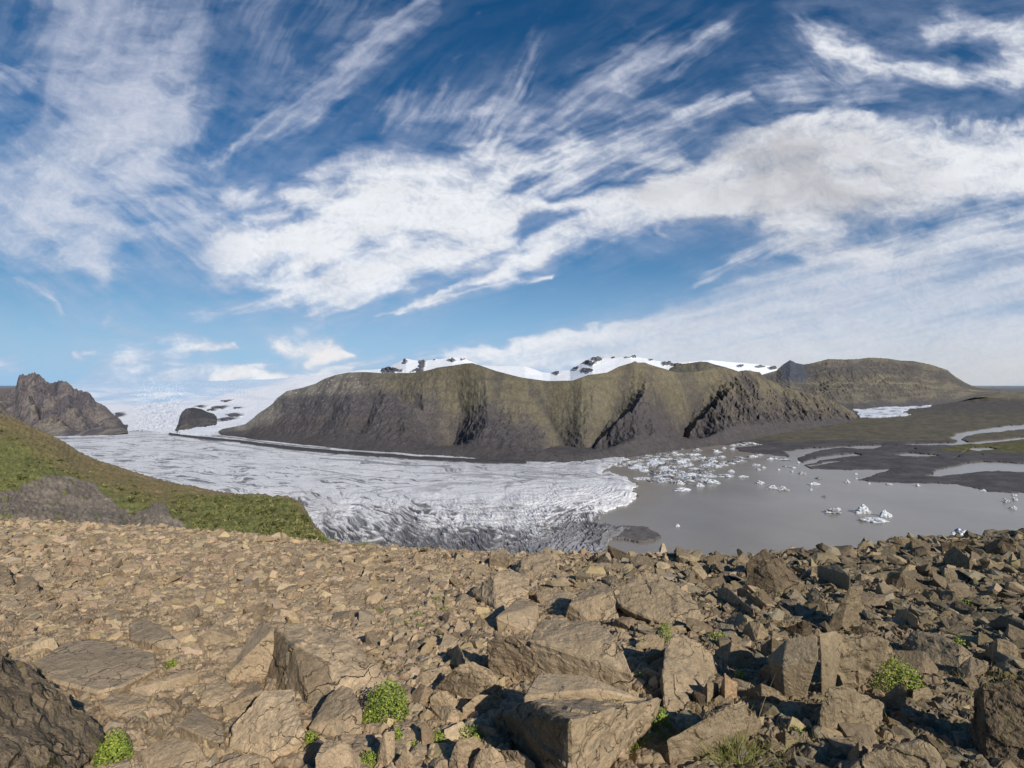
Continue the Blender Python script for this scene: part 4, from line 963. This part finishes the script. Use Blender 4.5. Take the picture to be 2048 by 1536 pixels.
H(6, [(912,800,.46),(1010,760,.52),(1080,755,.52),(1230,800,.46),(1280,900,.26),(1292,955,.08),(1070,1005,.03),(1000,895,.28),(905,890,.33)], "right hand piece of the cracked shelf boulder above the leafy bush", 1.1, k=.6)
H(6, [(478,965,.12),(570,920,.24),(612,1000,.16),(622,1062,.02),(560,1072,.01),(490,1012,.04)], "grey rounded stone at the left foot of the cracked shelf boulder", .85)
H(6, [(862,745,.02),(1000,500,.56),(1050,450,.62),(1090,485,.58),(1040,600,.3),(970,745,.01)], "sharp upright blade of rock with shadowed left face", .95, k=.7, face=([(860,750),(1000,490),(1010,520),(960,750)], .5))  # left face shadow is painted into the rock colour
H(6, [(1310,805,.16),(1380,750,.28),(1520,760,.28),(1640,830,.22),(1720,885,.12),(1640,980,.01),(1480,955,.02),(1330,862,.04)], "broad brown slab right of the leafy bush", 1.1)
H(6, [(1618,960,.08),(1700,890,.18),(1800,930,.13),(1780,992,.04),(1690,1037,.01)], "brown angular rock at the right end of the broad slab", 1.0)
H(6, [(1778,862,.08),(1850,790,.28),(1950,820,.22),(1982,872,.08),(1880,922,.01)], "rounded knobbly stone near the right edge", 1.15)
H(6, [(1828,942,.04),(1900,920,.10),(1982,980,.05),(1900,1002,.01)], "low pale stone under the knobbly one by the right edge", 1.2)
H(6, [(1700,1120,.32),(1760,1062,.46),(2006,1010,.56),(2400,1020,.60),(2500,1560,.10),(1780,1500,.01),(1800,1250,.2)], "huge dark pitted boulder filling the bottom right corner", .95, 'D', .03)
H(6, [(880,1530,.04),(1150,1430,.22),(1420,1370,.32),(1500,1420,.28),(1575,1570,.04),(900,1620,.01)], "brown rounded boulder cut by the bottom edge at right", 1.15)
H(6, [(820,1212,.18),(880,1060,.38),(960,1060,.38),(1200,1160,.22),(1192,1202,.08),(1010,1232,.04),(880,1325,.01),(830,1280,.04)], "pitted brown block below the cracked shelf boulder", 1.15)
H(6, [(970,1285,.04),(1000,1255,.11),(1082,1290,.07),(1060,1342,.01),(990,1332,.01)], "small flat stone under the pitted brown block", 1.2)
H(6, [(-45,1380,.18),(330,1178,.33),(400,1150,.34),(500,1260,.13),(485,1345,.01),(200,1430,.01),(-60,1490,.01)], "long ridge shaped slab above the bottom grass tuft", 1.05, amp=.02)
H(6, [(260,1082,.10),(290,990,.28),(366,1050,.18),(342,1122,.02),(270,1142,.01)], "small orange brown upright stone", 1.45, tint=(1.05,.92,.85))
H(6, [(158,1092,.08),(190,1040,.20),(256,1050,.14),(262,1122,.01),(170,1152,.01)], "grey rounded stone left of the small orange one", 1.05)
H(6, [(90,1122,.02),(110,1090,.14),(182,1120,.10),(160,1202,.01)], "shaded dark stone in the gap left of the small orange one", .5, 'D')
H(6, [(398,1092,.08),(500,1050,.20),(600,1090,.13),(662,1142,.04),(580,1162,.01),(430,1132,.02)], "long low stone right of the small orange one", 1.1)
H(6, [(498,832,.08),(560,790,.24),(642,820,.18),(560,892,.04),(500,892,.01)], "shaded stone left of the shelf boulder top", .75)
H(6, [(290,692,.08),(380,635,.23),(422,690,.18),(400,762,.01),(310,752,.01)], "upright brown stone left of the black shaded pit", 1.1)
H(6, [(390,742,.08),(430,690,.23),(500,700,.23),(542,762,.08),(470,822,.01),(420,802,.01)], "squat brown stone beside the upright one", 1.1)
H(6, [(248,502,.18),(300,500,.23),(462,632,.13),(430,655,.02),(260,562,.04)], "upper left of two parallel slanting slabs", 1.12)
H(6, [(358,502,.18),(420,500,.23),(522,592,.13),(500,622,.01),(400,562,.04)], "upper right of two parallel slanting slabs", 1.12)
H(6, [(758,542,.08),(800,500,.23),(862,560,.13),(830,602,.01),(770,582,.02)], "pale pointed stone right of the lichen covered boulder", 1.3)
H(6, [(818,372,.26),(940,370,.36),(1012,440,.26),(990,492,.03),(870,452,.08)], "large flat tan slab near the right brow", 1.15, amp=.012)
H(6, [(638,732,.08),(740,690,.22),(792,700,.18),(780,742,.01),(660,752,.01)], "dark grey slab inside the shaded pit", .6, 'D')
H(6, [(1354,215,.42),(1368,262,.20),(1420,236,.30),(1475,252,.2),(1470,300,.03),(1370,300,.03)], "thin dark horn of rock spiking above the right brow", .9, 'D')
H(6, [(1540,310,.25),(1600,258,.48),(1700,330,.32),(1735,385,.03),(1600,395,.03)], "brown boulder on the right brow below the shoreline iceberg", 1.3, 'D')
H(6, [(1528,248,.25),(1600,234,.32),(1692,245,.25),(1692,280,.04),(1540,285,.04)], "dark flat rock on the right brow", .8, 'D')
H(6, [(1768,258,.25),(1880,212,.5),(1978,218,.48),(1992,275,.12),(1800,310,.03)], "tall brown rock pile top at the far right brow", 1.25, 'D')
H(6, [(1190,1132,.08),(1300,1040,.23),(1336,1100,.18),(1270,1172,.02),(1200,1162,.01)], "wedge stone in front of the leafy bush", 1.15)
H(6, [(1368,1085,.13),(1460,1070,.14),(1492,1120,.04),(1370,1152,.01)], "flat pale stone right of the wedge stone", 1.2)
H(6, [(1268,622,.18),(1330,620,.23),(1402,680,.18),(1370,722,.02),(1310,702,.02)], "pale ring shaped stone by the mossy ground", 1.3)
H(6, [(998,1442,.08),(1060,1380,.23),(1112,1430,.13),(1050,1482,.01)], "tan stone behind the boulder cut by the bottom edge", 1.15)
H(6, [(508,1382,.07),(560,1330,.15),(612,1400,.07),(560,1432,.01)], "left stone of the small group right of the bottom grass", 1.1)
H(6, [(578,1342,.07),(640,1320,.14),(702,1380,.04),(640,1392,.01)], "right stone of the small group right of the bottom grass", 1.1)
H(6, [(628,1452,.07),(690,1410,.14),(706,1490,.04),(650,1500,.01)], "lowest stone of the small group right of the bottom grass", 1.1)

# ------------------------------------------------------------------ protos for loose stones
def proto_pts(flat, n, rng):
    p = rng.normal(size=(n, 3)); p /= np.abs(p).max(axis=1, keepdims=True) ** rng.uniform(.5, 1)
    p *= np.array([1, rng.uniform(.6, .95), flat])
    return p * .55
def make_proto(flat, n, seed):
    rng = np.random.default_rng(seed)
    bm = hull_bm([Vector(q) for q in proto_pts(flat, n, rng)])
    bmesh.ops.triangulate(bm, faces=bm.faces)
    V = np.array([v.co[:] for v in bm.verts]); F = np.array([[v.index for v in f.verts] for f in bm.faces]) if bm.verts.index_update() is None else 0
    bm.free(); return V, F
PROTO = [make_proto(f, n, 40 + i) for i, (f, n) in enumerate([(.35,10),(.5,12),(.7,12),(.3,9),(.55,11),(.8,14),(.42,13),(.6,9),(.38,12),(.65,10),(.28,11),(.5,9)])]
def hi_proto(i, cell, amp):
    bm = hull_bm([Vector(q) for q in PROTO[i][0]]); refine(bm, 1.0, cell, amp, 90 + i)
    bm.verts.index_update(); V = np.array([v.co[:] for v in bm.verts]); F = np.array([[v.index for v in f.verts] for f in bm.faces]); bm.free(); return V, F
PROTO_MID = [hi_proto(i, .42, .03) for i in range(12)]
PROTO_HI = [hi_proto(i, .2, .03) for i in range(12)]
def rotm(rng, n, tilt):
    az = rng.uniform(0, 2 * np.pi, n); ax = rng.normal(0, tilt, n); ay = rng.normal(0, tilt, n)
    ca, sa = np.cos(az), np.sin(az); z0 = np.zeros(n); o1 = np.ones(n)
    Rz = np.stack([ca, -sa, z0, sa, ca, z0, z0, z0, o1], -1).reshape(n, 3, 3)
    cx, sx = np.cos(ax), np.sin(ax); Rx = np.stack([o1, z0, z0, z0, cx, -sx, z0, sx, cx], -1).reshape(n, 3, 3)
    cy, sy = np.cos(ay), np.sin(ay); Ry = np.stack([cy, z0, sy, z0, o1, z0, -sy, z0, cy], -1).reshape(n, 3, 3)
    return Rx @ Ry @ Rz
def scatter(n, rng, amin, amax, ymin, ymax, smin, smax, power, tilt, sfun=None):
    a = rng.uniform(amin, amax, n); y = np.exp(rng.uniform(math.log(ymin), math.log(ymax), n))
    y = np.minimum(y, 1e9); x = a * y
    s = smin + (smax - smin) * rng.random(n) ** power
    s = s * (.45 + .085 * y) if sfun is None else s * sfun(y)
    ok = y < crest(a) * 1.10
    ok &= rng.random(len(a)) < .18 + .82 * ss(-.42, -.05, fbm(x / 1.7, y / 1.7, 4, 907)) 
    px = 1024 + 1024 * a; py = 768 - 1024 * (ground_z(x, y) + s * .1) / y
    for q, g in zip(HPOLY, HXY):
        qa = np.array(q); bb = (px > qa[:, 0].min() - 2) & (px < qa[:, 0].max() + 2) & ok & (s > .02)
        if not bb.any(): continue
        j = np.nonzero(bb)[0]; m = inside(g, x[j], y[j]) | (inside(q, px[j], py[j] - s[j] * 1024 / y[j] * .15) & (rng.random(len(j)) < .96))
        ok[j[m]] = False
    return x[ok], y[ok], s[ok], rotm(rng, ok.sum(), tilt)
def merged(name, batches, rng, label, cat, mat, darkmix=True):
    Vs, Fs, Cs = [], [], []; off = 0
    for (x, y, s, R, PR) in batches:
        n = len(x); kind = rng.integers(0, len(PROTO), n); gz = ground_z(x, y)
        px = 1024 + 1024 * x / y
        tone = scree_tone(x, y) * (rng.uniform(.72, 1.22, (n, 1)) ** np.where(px > 1300, 1.8, 1.0)[:, None]) * np.stack([np.ones(n), rng.uniform(.96, 1.04, n), rng.uniform(.86, 1.08, n)], -1)
        tone = mix(tone, np.array([.25, .225, .165]), (rng.random(n) < .15) * .55)
        for k in range(len(PROTO)):
            m = kind == k
            if not m.any(): continue
            V, F = PR[k]
            P = np.einsum('nij,vj->nvi', R[m], V) * s[m][:, None, None]
            P += np.stack([x[m], y[m], gz[m] + s[m] * .10], -1)[:, None, :]
            Vs.append(P.reshape(-1, 3)); nf = m.sum()
            Fs.append((F[None] + (np.arange(nf) * len(V))[:, None, None] + off).reshape(-1, 3)); off += nf * len(V)
            Cs.append(np.repeat(tone[m], len(V), axis=0))
    me = mesh_np(name, np.concatenate(Vs), np.concatenate(Fs), np.concatenate(Cs))
    return tag(link(name, me, mat), label, cat, kind="stuff")
def rubble():
    rng = np.random.default_rng(5)
    hs = np.array(HEROSPOTS)
    B = []
    for (n, a0, a1, y0, y1, s0, s1, pw, tl, PR) in [
        (34000, -1.15, 1.15, 1.7, 30, .025, .08, 1.5, .35, PROTO),
        (24000, -1.15, 1.15, 1.7, 30, .05, .13, 2.0, .33, PROTO),
        (5200, -1.15, 1.15, 1.8, 30, .09, .22, 2.2, .28, PROTO_MID),
        (700, -1.15, .2, 2.2, 24, .10, .26, 1.7, .4, PROTO_HI),
        (5000, -1.7, -1.15, 1.6, 26, .04, .16, 1.8, .35, PROTO), (5000, 1.15, 1.7, 1.6, 22, .04, .16, 1.8, .35, PROTO), (500, 1.15, 1.7, 2.2, 20, .14, .34, 1.5, .4, PROTO_HI),
        (1300, .12, 1.15, 2.6, 22, .10, .30, 2.0, .4, PROTO_HI),
        (800, .30, 1.15, 7, 22, .14, .32, 1.7, .4, PROTO_HI)]:
        B.append((*scatter(n, rng, a0, a1, y0, y1, s0, s1, pw, tl), PR))
    merged("rubble", B, rng, "loose angular tan and brown stones covering the slope", "loose stones", RUB)
rubble()

# individual middle sized stones
def boulders():
    rng = np.random.default_rng(23)
    pm = []
    for i in range(10):
        V, F = PROTO[i]
        bm = hull_bm([Vector(q) for q in V]); refine(bm, 1.0, .16, .02, 60 + i)
        pm.append(bm)
    meshes = {}
    tones = [('tan', 1.0), ('pale', 1.15), ('grey', .82)]
    for i, bm in enumerate(pm):
        for tn, tv in tones:
            for side in ('l', 'r'):
                c = np.array([.38, .27, .17]) if side == 'l' else np.array([.225, .172, .11])
                if tn == 'grey': c = c * np.array([.95, 1.02, 1.08])
                b2 = bm.copy(); me = bm_mesh(b2, "stone", c * tv); me.materials.append(ROCK_L); meshes[(i, tn, side)] = me
        bm.free()
    placed = [(x, y, r) for x, y, r in HEROSPOTS]
    n = 0; tries = 0
    target = 300 - 104 + 0
    while n < 190 and tries < 9000:
        tries += 1
        px = rng.uniform(-20, 2070); py = rng.uniform(1100, 1530) if rng.random() < .75 else rng.uniform(1085, 1180)
        p = hit(px, py)
        if p[1] > crest(p[0] / p[1]): continue
        right = px > 1150
        s = rng.uniform(.14, .30) * (.55 + .07 * p[1]) * (1.35 if right else .85) + .04
        if any(inside(q, np.array([px]), np.array([py]))[0] for q in HPOLY): continue
        if any((p[0] - x) ** 2 + (p[1] - y) ** 2 < (s * .42 + r * .95) ** 2 for x, y, r in placed): continue
        placed.append((p[0], p[1], s * .5))
        tn = rng.choice(['tan', 'pale', 'grey'], p=[.45, .25, .3]); me = meshes[(int(rng.integers(10)), tn, 'r' if right else 'l')]
        o = bpy.data.objects.new("stone", me); COL.objects.link(o)
        o.location = (p[0], p[1], float(ground_z(p[0], p[1])) + s * .10)
        o.scale = (s, s * rng.uniform(.8, 1.1), s * rng.uniform(.8, 1.3)); o.rotation_euler = (rng.normal(0, .35), rng.normal(0, .35), rng.uniform(0, 6.28))
        far = p[1] > 8
        where = ("near the brow of the slope" if far else "low on the slope") + (" right of centre" if right else " left of centre")
        d = {'tan': 'tan', 'pale': 'pale sunlit', 'grey': 'greyish'}[tn]
        tag(o, f"small {d} angular stone {where}", "stone", f"{d} stones {where}")
        n += 1
boulders()

# ------------------------------------------------------------------ PLANTS
LEAF = terrain_mat("leaf_green", .6, ((18.0, .25),), (), spec=.3)
DRY = terrain_mat("dry_grass", .8, ((18.0, .25),), (), spec=.2)
def leaf_cloud(rng, rx, ry, h, nl, ls, c0, c1):
    q = rng.normal(size=(nl, 3)); q /= np.linalg.norm(q, axis=1, keepdims=True); q[:, 2] = np.abs(q[:, 2])
    rr = rng.uniform(.55, 1.05, (nl, 1)) ** .6
    lump = 1 + .28 * fbm(q[:, 0] * 2.2 + 7, q[:, 1] * 2.2 + q[:, 2], 3, int(rng.integers(999)))[:, None]
    c = q * rr * lump * np.array([rx, ry, h])
    # leaf: folded diamond of two triangles pairs
    t = rng.normal(size=(nl, 3)); t[:, 2] = np.abs(t[:, 2]) * .7; t /= np.linalg.norm(t, axis=1, keepdims=True)
    b = np.cross(t, q + rng.normal(0, .4, (nl, 3))); b /= np.linalg.norm(b, axis=1, keepdims=True) + 1e-9
    L = ls * rng.uniform(.7, 1.3, (nl, 1)); nrm = np.cross(b, t)
    V = np.stack([c - t * L * .5, c + b * L * .32 + nrm * L * .08, c + t * L * .6, c - b * L * .32 + nrm * L * .08], 1).reshape(-1, 3)
    F = (np.arange(nl)[:, None] * 4 + np.array([0, 1, 2, 3])[None])
    col = mix(np.array(c0), np.array(c1), rng.random(nl) * (.35 + .65 * np.clip(q[:, 2], 0, 1)))
    return V, F, np.repeat(col, 4, axis=0)
def blades(rng, rx, ry, h, nb, wd, c0, c1, lean=.45):
    b = np.stack([rng.normal(0, rx * .45, nb), rng.normal(0, ry * .45, nb), np.zeros(nb)], -1)
    d = np.stack([rng.normal(0, lean, nb) + b[:, 0] / rx * .5, rng.normal(0, lean, nb) + b[:, 1] / ry * .5, np.ones(nb)], -1); L = h * rng.uniform(.45, 1.1, (nb, 1))
    s = np.cross(d, rng.normal(size=(nb, 3))); s /= np.linalg.norm(s, axis=1, keepdims=True); s *= wd
    m = b + d * L * .6; tip = b + d * L * np.array([1.25, 1.25, .9])
    V = np.stack([b - s, b + s, m + s * .7, m - s * .7, tip], 1).reshape(-1, 3)
    i = np.arange(nb)[:, None] * 5
    F = np.concatenate([i + np.array([0, 1, 2]), i + np.array([0, 2, 3]), i + np.array([3, 2, 4])])
    return V, F, np.repeat(mix(np.array(c0), np.array(c1), rng.random(nb)), 5, axis=0)
def plant(px, py, wpx, hpx, label, kind, group=None, seed=0, flat=1.0, h0=0.0):
    rng = np.random.default_rng(300 + seed)
    p = hit(px, py, h0); k = p[1] / 1024.0
    rx = wpx * k * .5; h = hpx * k
    r = bpy.data.objects.new("leafy_plant" if kind == 'leaf' else "grass_tuft", None); COL.objects.link(r)
    r.location = (p[0], p[1], max(float(ground_z(p[0], p[1])), p[2]) - .01)
    if kind == 'leaf':
        nl = int(np.clip(wpx * hpx * .36, 90, 3200)); V, F, C = leaf_cloud(rng, rx, rx * .8 * flat, h, nl, .013 + .0050 * k * 1024 / 3.5 * .6, (.10, .155, .020), (.40, .46, .08))
        o = link("foliage", mesh_np("foliage", V, F, C), LEAF, r)
        V, F, C = blades(rng, rx, rx * .8, h * .8, max(8, int(wpx * .35)), .0018, (.12, .13, .03), (.20, .17, .07), .3)
        link("stem", mesh_np("stem", V, F, C), DRY, r)
    else:
        V, F, C = blades(rng, rx, rx * .8 * flat, h, int(np.clip(wpx * 3.2, 40, 420)), .0022, (.10, .14, .02), (.27, .29, .06))
        link("green_blades", mesh_np("green_blades", V, F, C), LEAF, r)
        V, F, C = blades(rng, rx * 1.2, rx, h * 1.1, int(np.clip(wpx * 1.0, 20, 160)), .0018, (.26, .19, .09), (.38, .30, .16), .6)
        link("dry_blades", mesh_np("dry_blades", V, F, C), DRY, r)
    tag(r, label, "plant" if kind == 'leaf' else "grass tuft", group)
plant(775, 1440, 92, 80, "biggest yellow green leafy clump growing beside the plain grey block", 'leaf', seed=1, h0=.0)
plant(742, 1452, 44, 36, "smaller leafy lobe at the lower left of the biggest clump", 'leaf', seed=2)
plant(228, 1530, 70, 66, "yellow green leafy plant beside the corner boulder at bottom left", 'leaf', seed=3)
plant(622, 1494, 36, 34, "small leafy plant right of the pale notched block", 'leaf', seed=4)
plant(738, 1532, 44, 30, "leafy sprig at the bottom edge below the biggest clump", 'leaf', seed=5)
plant(868, 1488, 56, 26, "low leafy mat on the earth left of the black faced block", 'leaf', seed=6)
plant(940, 1478, 76, 24, "long leafy strip just left of the black faced block", 'leaf', seed=7)
plant(782, 1456, 30, 16, "tiny leafy sprig below the biggest clump", 'leaf', seed=8)
plant(796, 1490, 22, 40, "thin leafy sprig right of the tall narrow tan stone", 'leaf', seed=9)
plant(826, 1498, 24, 18, "tiny plant between two small stones at the bottom", 'leaf', seed=10)
plant(1205, 1384, 56, 34, "bright leafy plant at the foot of the central flat topped boulder", 'leaf', seed=11, h0=.02)
plant(1278, 1366, 20, 24, "tiny leafy sprig right of the central flat topped boulder", 'leaf', seed=12)
plant(1330, 1290, 26, 52, "tall leafy sprig in the gap right of the central boulder", 'leaf', seed=13)
plant(1285, 1300, 24, 26, "small leafy sprig left of the gap stones", 'leaf', seed=14)
plant(1316, 1458, 56, 46, "leafy plant right of the massive black faced block", 'leaf', seed=15)
plant(1790, 1382, 112, 66, "big leafy bush in front of the cracked shelf boulder", 'leaf', seed=16)
plant(1915, 1298, 36, 26, "leafy plant on the broad brown slab at right", 'leaf', seed=17)
plant(1438, 1284, 44, 22, "low leafy plant on top of the rough tan boulder", 'leaf', seed=18)
plant(1468, 1212, 20, 22, "small leafy sprig on the upper slanting slab", 'leaf', seed=19)
plant(1478, 1362, 26, 26, "small leafy sprig above the small orange stone", 'leaf', seed=20)
plant(1442, 1326, 18, 16, "tiny leafy sprig above the rough tan boulder edge", 'leaf', seed=21)
plant(1515, 1194, 18, 20, "small leafy sprig below the lichen covered boulder", 'leaf', seed=22)
plant(1800, 1166, 30, 22, "small leafy patch on the mossy ground below the right brow", 'leaf', seed=23)
plant(1930, 1212, 30, 16, "low leafy patch near the right edge", 'leaf', seed=24)
plant(1590, 1470, 40, 18, "low leafy patch below the pitted brown block", 'leaf', seed=25)
plant(345, 1340, 30, 24, "small leafy plant at the right end of the broad flat slab", 'leaf', seed=26)
plant(300, 1294, 36, 12, "sparse little plant under the thin pointed slab", 'leaf', seed=27)
for i, (a, b) in enumerate([(760, 1226), (814, 1250), (840, 1256), (890, 1222), (873, 1202), (835, 1232)]):
    plant(a, b, 22, 12, "tiny green sprig among the scree stones above the dark hollow", 'leaf', "tiny sprigs in the middle scree", seed=30 + i)
plant(1470, 1530, 120, 60, "large green grass tuft at the bottom edge under the ridge shaped slab", 'grass', seed=50)
plant(1180, 1512, 50, 24, "grass tuft at the foot of the massive block", 'grass', seed=51)
plant(1265, 1500, 70, 40, "dry grass tuft right of the massive block", 'grass', seed=52)
plant(1150, 1400, 130, 9, "thin line of grass growing in the crack of the big slab", 'grass', seed=53, flat=.15, h0=.33)
plant(730, 1094, 26, 16, "olive grass tuft on the brow against the glacier", 'grass', seed=54)
plant(655, 1088, 26, 22, "olive grass tuft at the right foot of the green hillside", 'grass', seed=55)
plant(1345, 1490, 40, 30, "yellow grass tuft by the ridge shaped slab", 'grass', seed=56)
# thin mossy turf between the rocks at right
def turf():
    rng = np.random.default_rng(77); n = 52000
    a = rng.uniform(-.15, 1.15, n); y = np.exp(rng.uniform(math.log(2.2), math.log(14), n)); x = a * y
    m = fbm(x / 1.3, y / 1.3, 5, 921); px = 1024 + 1024 * a
    ok = (rng.random(n) < ss(.0, .35, m) * ss(1000, 1750, px)); ok |= (rng.random(n) < .10) & (y < 4.6) & (px > 700)
    x, y = x[ok], y[ok]; n = len(x)
    b = np.stack([x, y, ground_z(x, y) + .012], -1); d = rng.normal(0, .6, (n, 3)); d[:, 2] = 1; L = rng.uniform(.015, .06, (n, 1)) * (1 + .06 * y[:, None])
    s = np.cross(d, rng.normal(size=(n, 3))); s /= np.linalg.norm(s, axis=1, keepdims=True); s *= .0016 * (1 + .25 * y[:, None])
    V = np.stack([b - s, b + s, b + d * L], 1).reshape(-1, 3); F = np.arange(3 * n).reshape(-1, 3)
    c = mix(np.array([.115, .12, .025]), np.array([.30, .22, .10]), rng.random(n) ** .8)
    tag(link("turf", mesh_np("turf", V, F, np.repeat(c, 3, axis=0)), DRY), "thin olive moss and dry grass between the rocks", "turf", kind="stuff")
turf()

# ------------------------------------------------------------------ ICEBERGS
BERG = terrain_mat("berg_ice", .55, ((.4, .12),), ((.5, .8, .8), (2.0, .6, .25)), spec=.4)
def berg_mesh(rng, elong, peak, dirt):
    n = int(rng.integers(26, 44))
    q = rng.uniform(-1, 1, (n, 2)); q = q[np.hypot(q[:, 0], q[:, 1]) < 1.05]
    z = np.abs(rng.normal(.35, .35, len(q))) * peak * (1.1 - np.hypot(q[:, 0], q[:, 1]))
    pts = [Vector((a * .5, b * .5 * elong, max(h, .02))) for (a, b), h in zip(q, z)] + [Vector((a * .5, b * .5 * elong, -.12)) for a, b in q]
    bm = hull_bm(pts); bmesh.ops.triangulate(bm, faces=bm.faces)
    for it in range(3):
        es = [e for e in bm.edges if e.calc_length() > .10]
        if es: bmesh.ops.subdivide_edges(bm, edges=es, cuts=1); bmesh.ops.triangulate(bm, faces=[f for f in bm.faces if len(f.verts) > 3])
    off = Vector(rng.uniform(0, 50, 3))
    bm.normal_update()
    for v in bm.verts:
        k = mnoise.fractal(v.co * 5 + off, .8, 2.0, 4)
        v.co += Vector((v.normal.x * k * .10, v.normal.y * k * .10, k * .08 * peak * (v.co.z > 0)))
    co = np.array([v.co[:] for v in bm.verts])
    nn = fbm(co[:, 0] * 7 + off.x, co[:, 2] * 14 + co[:, 1] * 5, 4, int(off.y))
    c = mix(np.array([.74, .76, .79]), np.array([.40, .45, .52]), ss(-.15, .3, nn)); c = mix(c, np.array([.12, .11, .11]), ss(.55 - dirt, .75 - dirt, nn + .4))
    return bm_mesh(bm, "iceberg", c)
def berg(px, py, wpx, hpx, label, seed, dirt=0.1, elong=.6, group=None, rng=None):
    rng = rng or np.random.default_rng(900 + seed)
    p = lake_pt(px, py); k = p[1] / 1024
    w = wpx * k; h = hpx * k
    me = berg_mesh(rng, elong, 1.0, dirt); me.materials.append(BERG)
    co = np.empty(len(me.vertices) * 3, np.float32); me.vertices.foreach_get("co", co); co = co.reshape(-1, 3)
    top = co[:, 2].max(); co[:, 0] *= w; co[:, 1] *= w; co[:, 2] = np.where(co[:, 2] > 0, co[:, 2] / top * h, co[:, 2] * h)
    me.vertices.foreach_set("co", co.ravel()); me.update()
    o = bpy.data.objects.new("iceberg", me); COL.objects.link(o); o.location = p; o.rotation_euler = (0, 0, rng.uniform(-.3, .3))
    tag(o, label, "iceberg", group); return o
berg(1355, 1053, 11, 5, "tiny lone white ice block nearest the glacier tongue in open water", 1, 0)
berg(1665, 1026, 38, 10, "dark and white low iceberg left of the domed pair", 2, .35, .35)
berg(1676, 1021, 14, 7, "white fin of ice on the right end of the dark low iceberg", 3, 0, .5)
berg(1725, 1026, 34, 17, "white domed iceberg left of the pair", 4, .05, .6)
berg(1772, 1033, 28, 15, "white domed iceberg right of the pair", 5, .05, .6)
berg(1748, 1043, 58, 8, "long flat white iceberg below the domed pair", 6, .0, .3)
berg(1920, 1079, 42, 22, "tilted block of streaked white ice just beyond the right brow", 7, .12, .5)
berg(2012, 1004, 16, 7, "small dark streaked iceberg near the right edge", 8, .3)
berg(2030, 1000, 11, 7, "small bright iceberg by the dark shore at right", 9, 0)
berg(2026, 1018, 16, 8, "small grey iceberg near the right edge in open water", 10, .2)
berg(2028, 991, 13, 3, "flat sliver of ice under the dark gravel shore at right", 11, .1)
berg(1967, 982, 12, 4, "small white floe beside the tip of the dark gravel shore", 12, 0)
berg(1835, 972, 11, 6, "small bright berg under the dark gravel spit", 13, 0)
berg(1777, 969, 15, 3, "flat grey floe under the dark gravel spit", 14, .2)
berg(1738, 968, 8, 3, "tiny floe at the tip of the dark gravel spit", 15, 0)
berg(1694, 965, 12, 6, "small white diagonal berg left of the gravel spit", 16, 0)
berg(1712, 958, 6, 3, "tiny floe above the small diagonal berg", 17, 0)
berg(1712, 949, 7, 4, "tiny bright floe in the gravel inlet", 18, 0)
berg(1637, 957, 17, 4, "dark tinged floe in mid lake north", 19, .4)
berg(1628, 969, 28, 6, "white broken floe with two lobes in mid lake", 20, .1, .35)
berg(1622, 981, 8, 5, "small round berg below the two lobed floe", 21, 0)
berg(1648, 994, 10, 4, "small dark berg alone in mid lake", 22, .5)
berg(1605, 948, 17, 5, "flat grey floe south of the river mouth", 23, .2)
berg(1584, 944, 7, 4, "tiny white floe left of the flat grey floe", 24, 0)
berg(1587, 936, 14, 3, "thin floe at the river mouth", 25, .1)
berg(1596, 926, 8, 3, "tiny floe off the gravel point", 26, 0)
berg(1558, 940, 6, 3, "tiny floe between brash ice and river mouth", 27, 0)
berg(1527, 936, 10, 4, "small floe right of the brash ice edge", 28, 0)
berg(1517, 940, 10, 3, "flat floe just below the small floe right of the brash", 29, 0)
berg(1520, 968, 17, 7, "white lone berg below the brash ice field", 30, .1)
berg(1545, 977, 26, 7, "left half of the long broken berg in mid lake", 31, .1, .4)
berg(1566, 980, 28, 8, "right half of the long broken berg with dark base", 32, .25, .4)
berg(1462, 944, 16, 5, "floe above the long white raft by the brash ice", 33, .1)
berg(1446, 953, 52, 6, "long white raft of ice at the lower right of the brash", 34, 0, .3)
berg(1487, 954, 26, 4, "flat white raft at the right tip of the brash", 35, 0, .3)
berg(1366, 981, 48, 7, "long white raft at the lower left of the brash", 36, .05, .3)
berg(1400, 973, 20, 8, "rough white berg below the brash", 37, .1)
berg(1424, 966, 34, 9, "ragged white berg at the lower edge of the brash", 38, .15)
berg(1360, 968, 26, 9, "dirty white berg at the bottom left of the brash", 39, .2)
def brash():
    rng = np.random.default_rng(41); n = 0
    reg = [(1222, 930), (1238, 918), (1290, 912), (1348, 903), (1395, 908), (1400, 914), (1478, 912), (1500, 918), (1482, 926), (1445, 932), (1415, 940), (1425, 952), (1400, 968), (1350, 966), (1300, 964), (1275, 958), (1300, 950), (1285, 944), (1250, 934)]
    
    while n < 250:
        px = rng.uniform(1235, 1590); py = rng.uniform(888, 975)
        main = inside(reg, np.array([px]), np.array([py]))[0]
        if not main and not (rng.random() < .05 and py < 935 and inside(LAKE, np.array([px]), np.array([py]))[0]): continue
        wd = rng.uniform(11, 38) * (.6 + .5 * (py - 888) / 87); hp = wd * rng.uniform(.08, .19)
        berg(px, py, wd, hp, "ragged dirty white ice block in the dense pack off the glacier front" if main else "small stray floe along the edge of the pack ice",
             0, rng.choice([0, .15, .3, .45]), rng.uniform(.4, .9), "brash ice blocks packed off the glacier front" if main else "stray floes around the pack ice", rng)
        n += 1
    for px, py, wd in [(1500, 888, 34), (1480, 890, 24), (1466, 892, 16), (1395, 900, 10), (1435, 905, 22), (1448, 897, 10), (1465, 899, 12), (1545, 919, 28), (1565, 920, 40), (1505, 914, 30), (1520, 911, 16)]:
        berg(px, py, wd, 4, "stray flat floe beyond the dense pack ice", 0, .1, .3, "stray flat floes beyond the pack", rng)
brash()
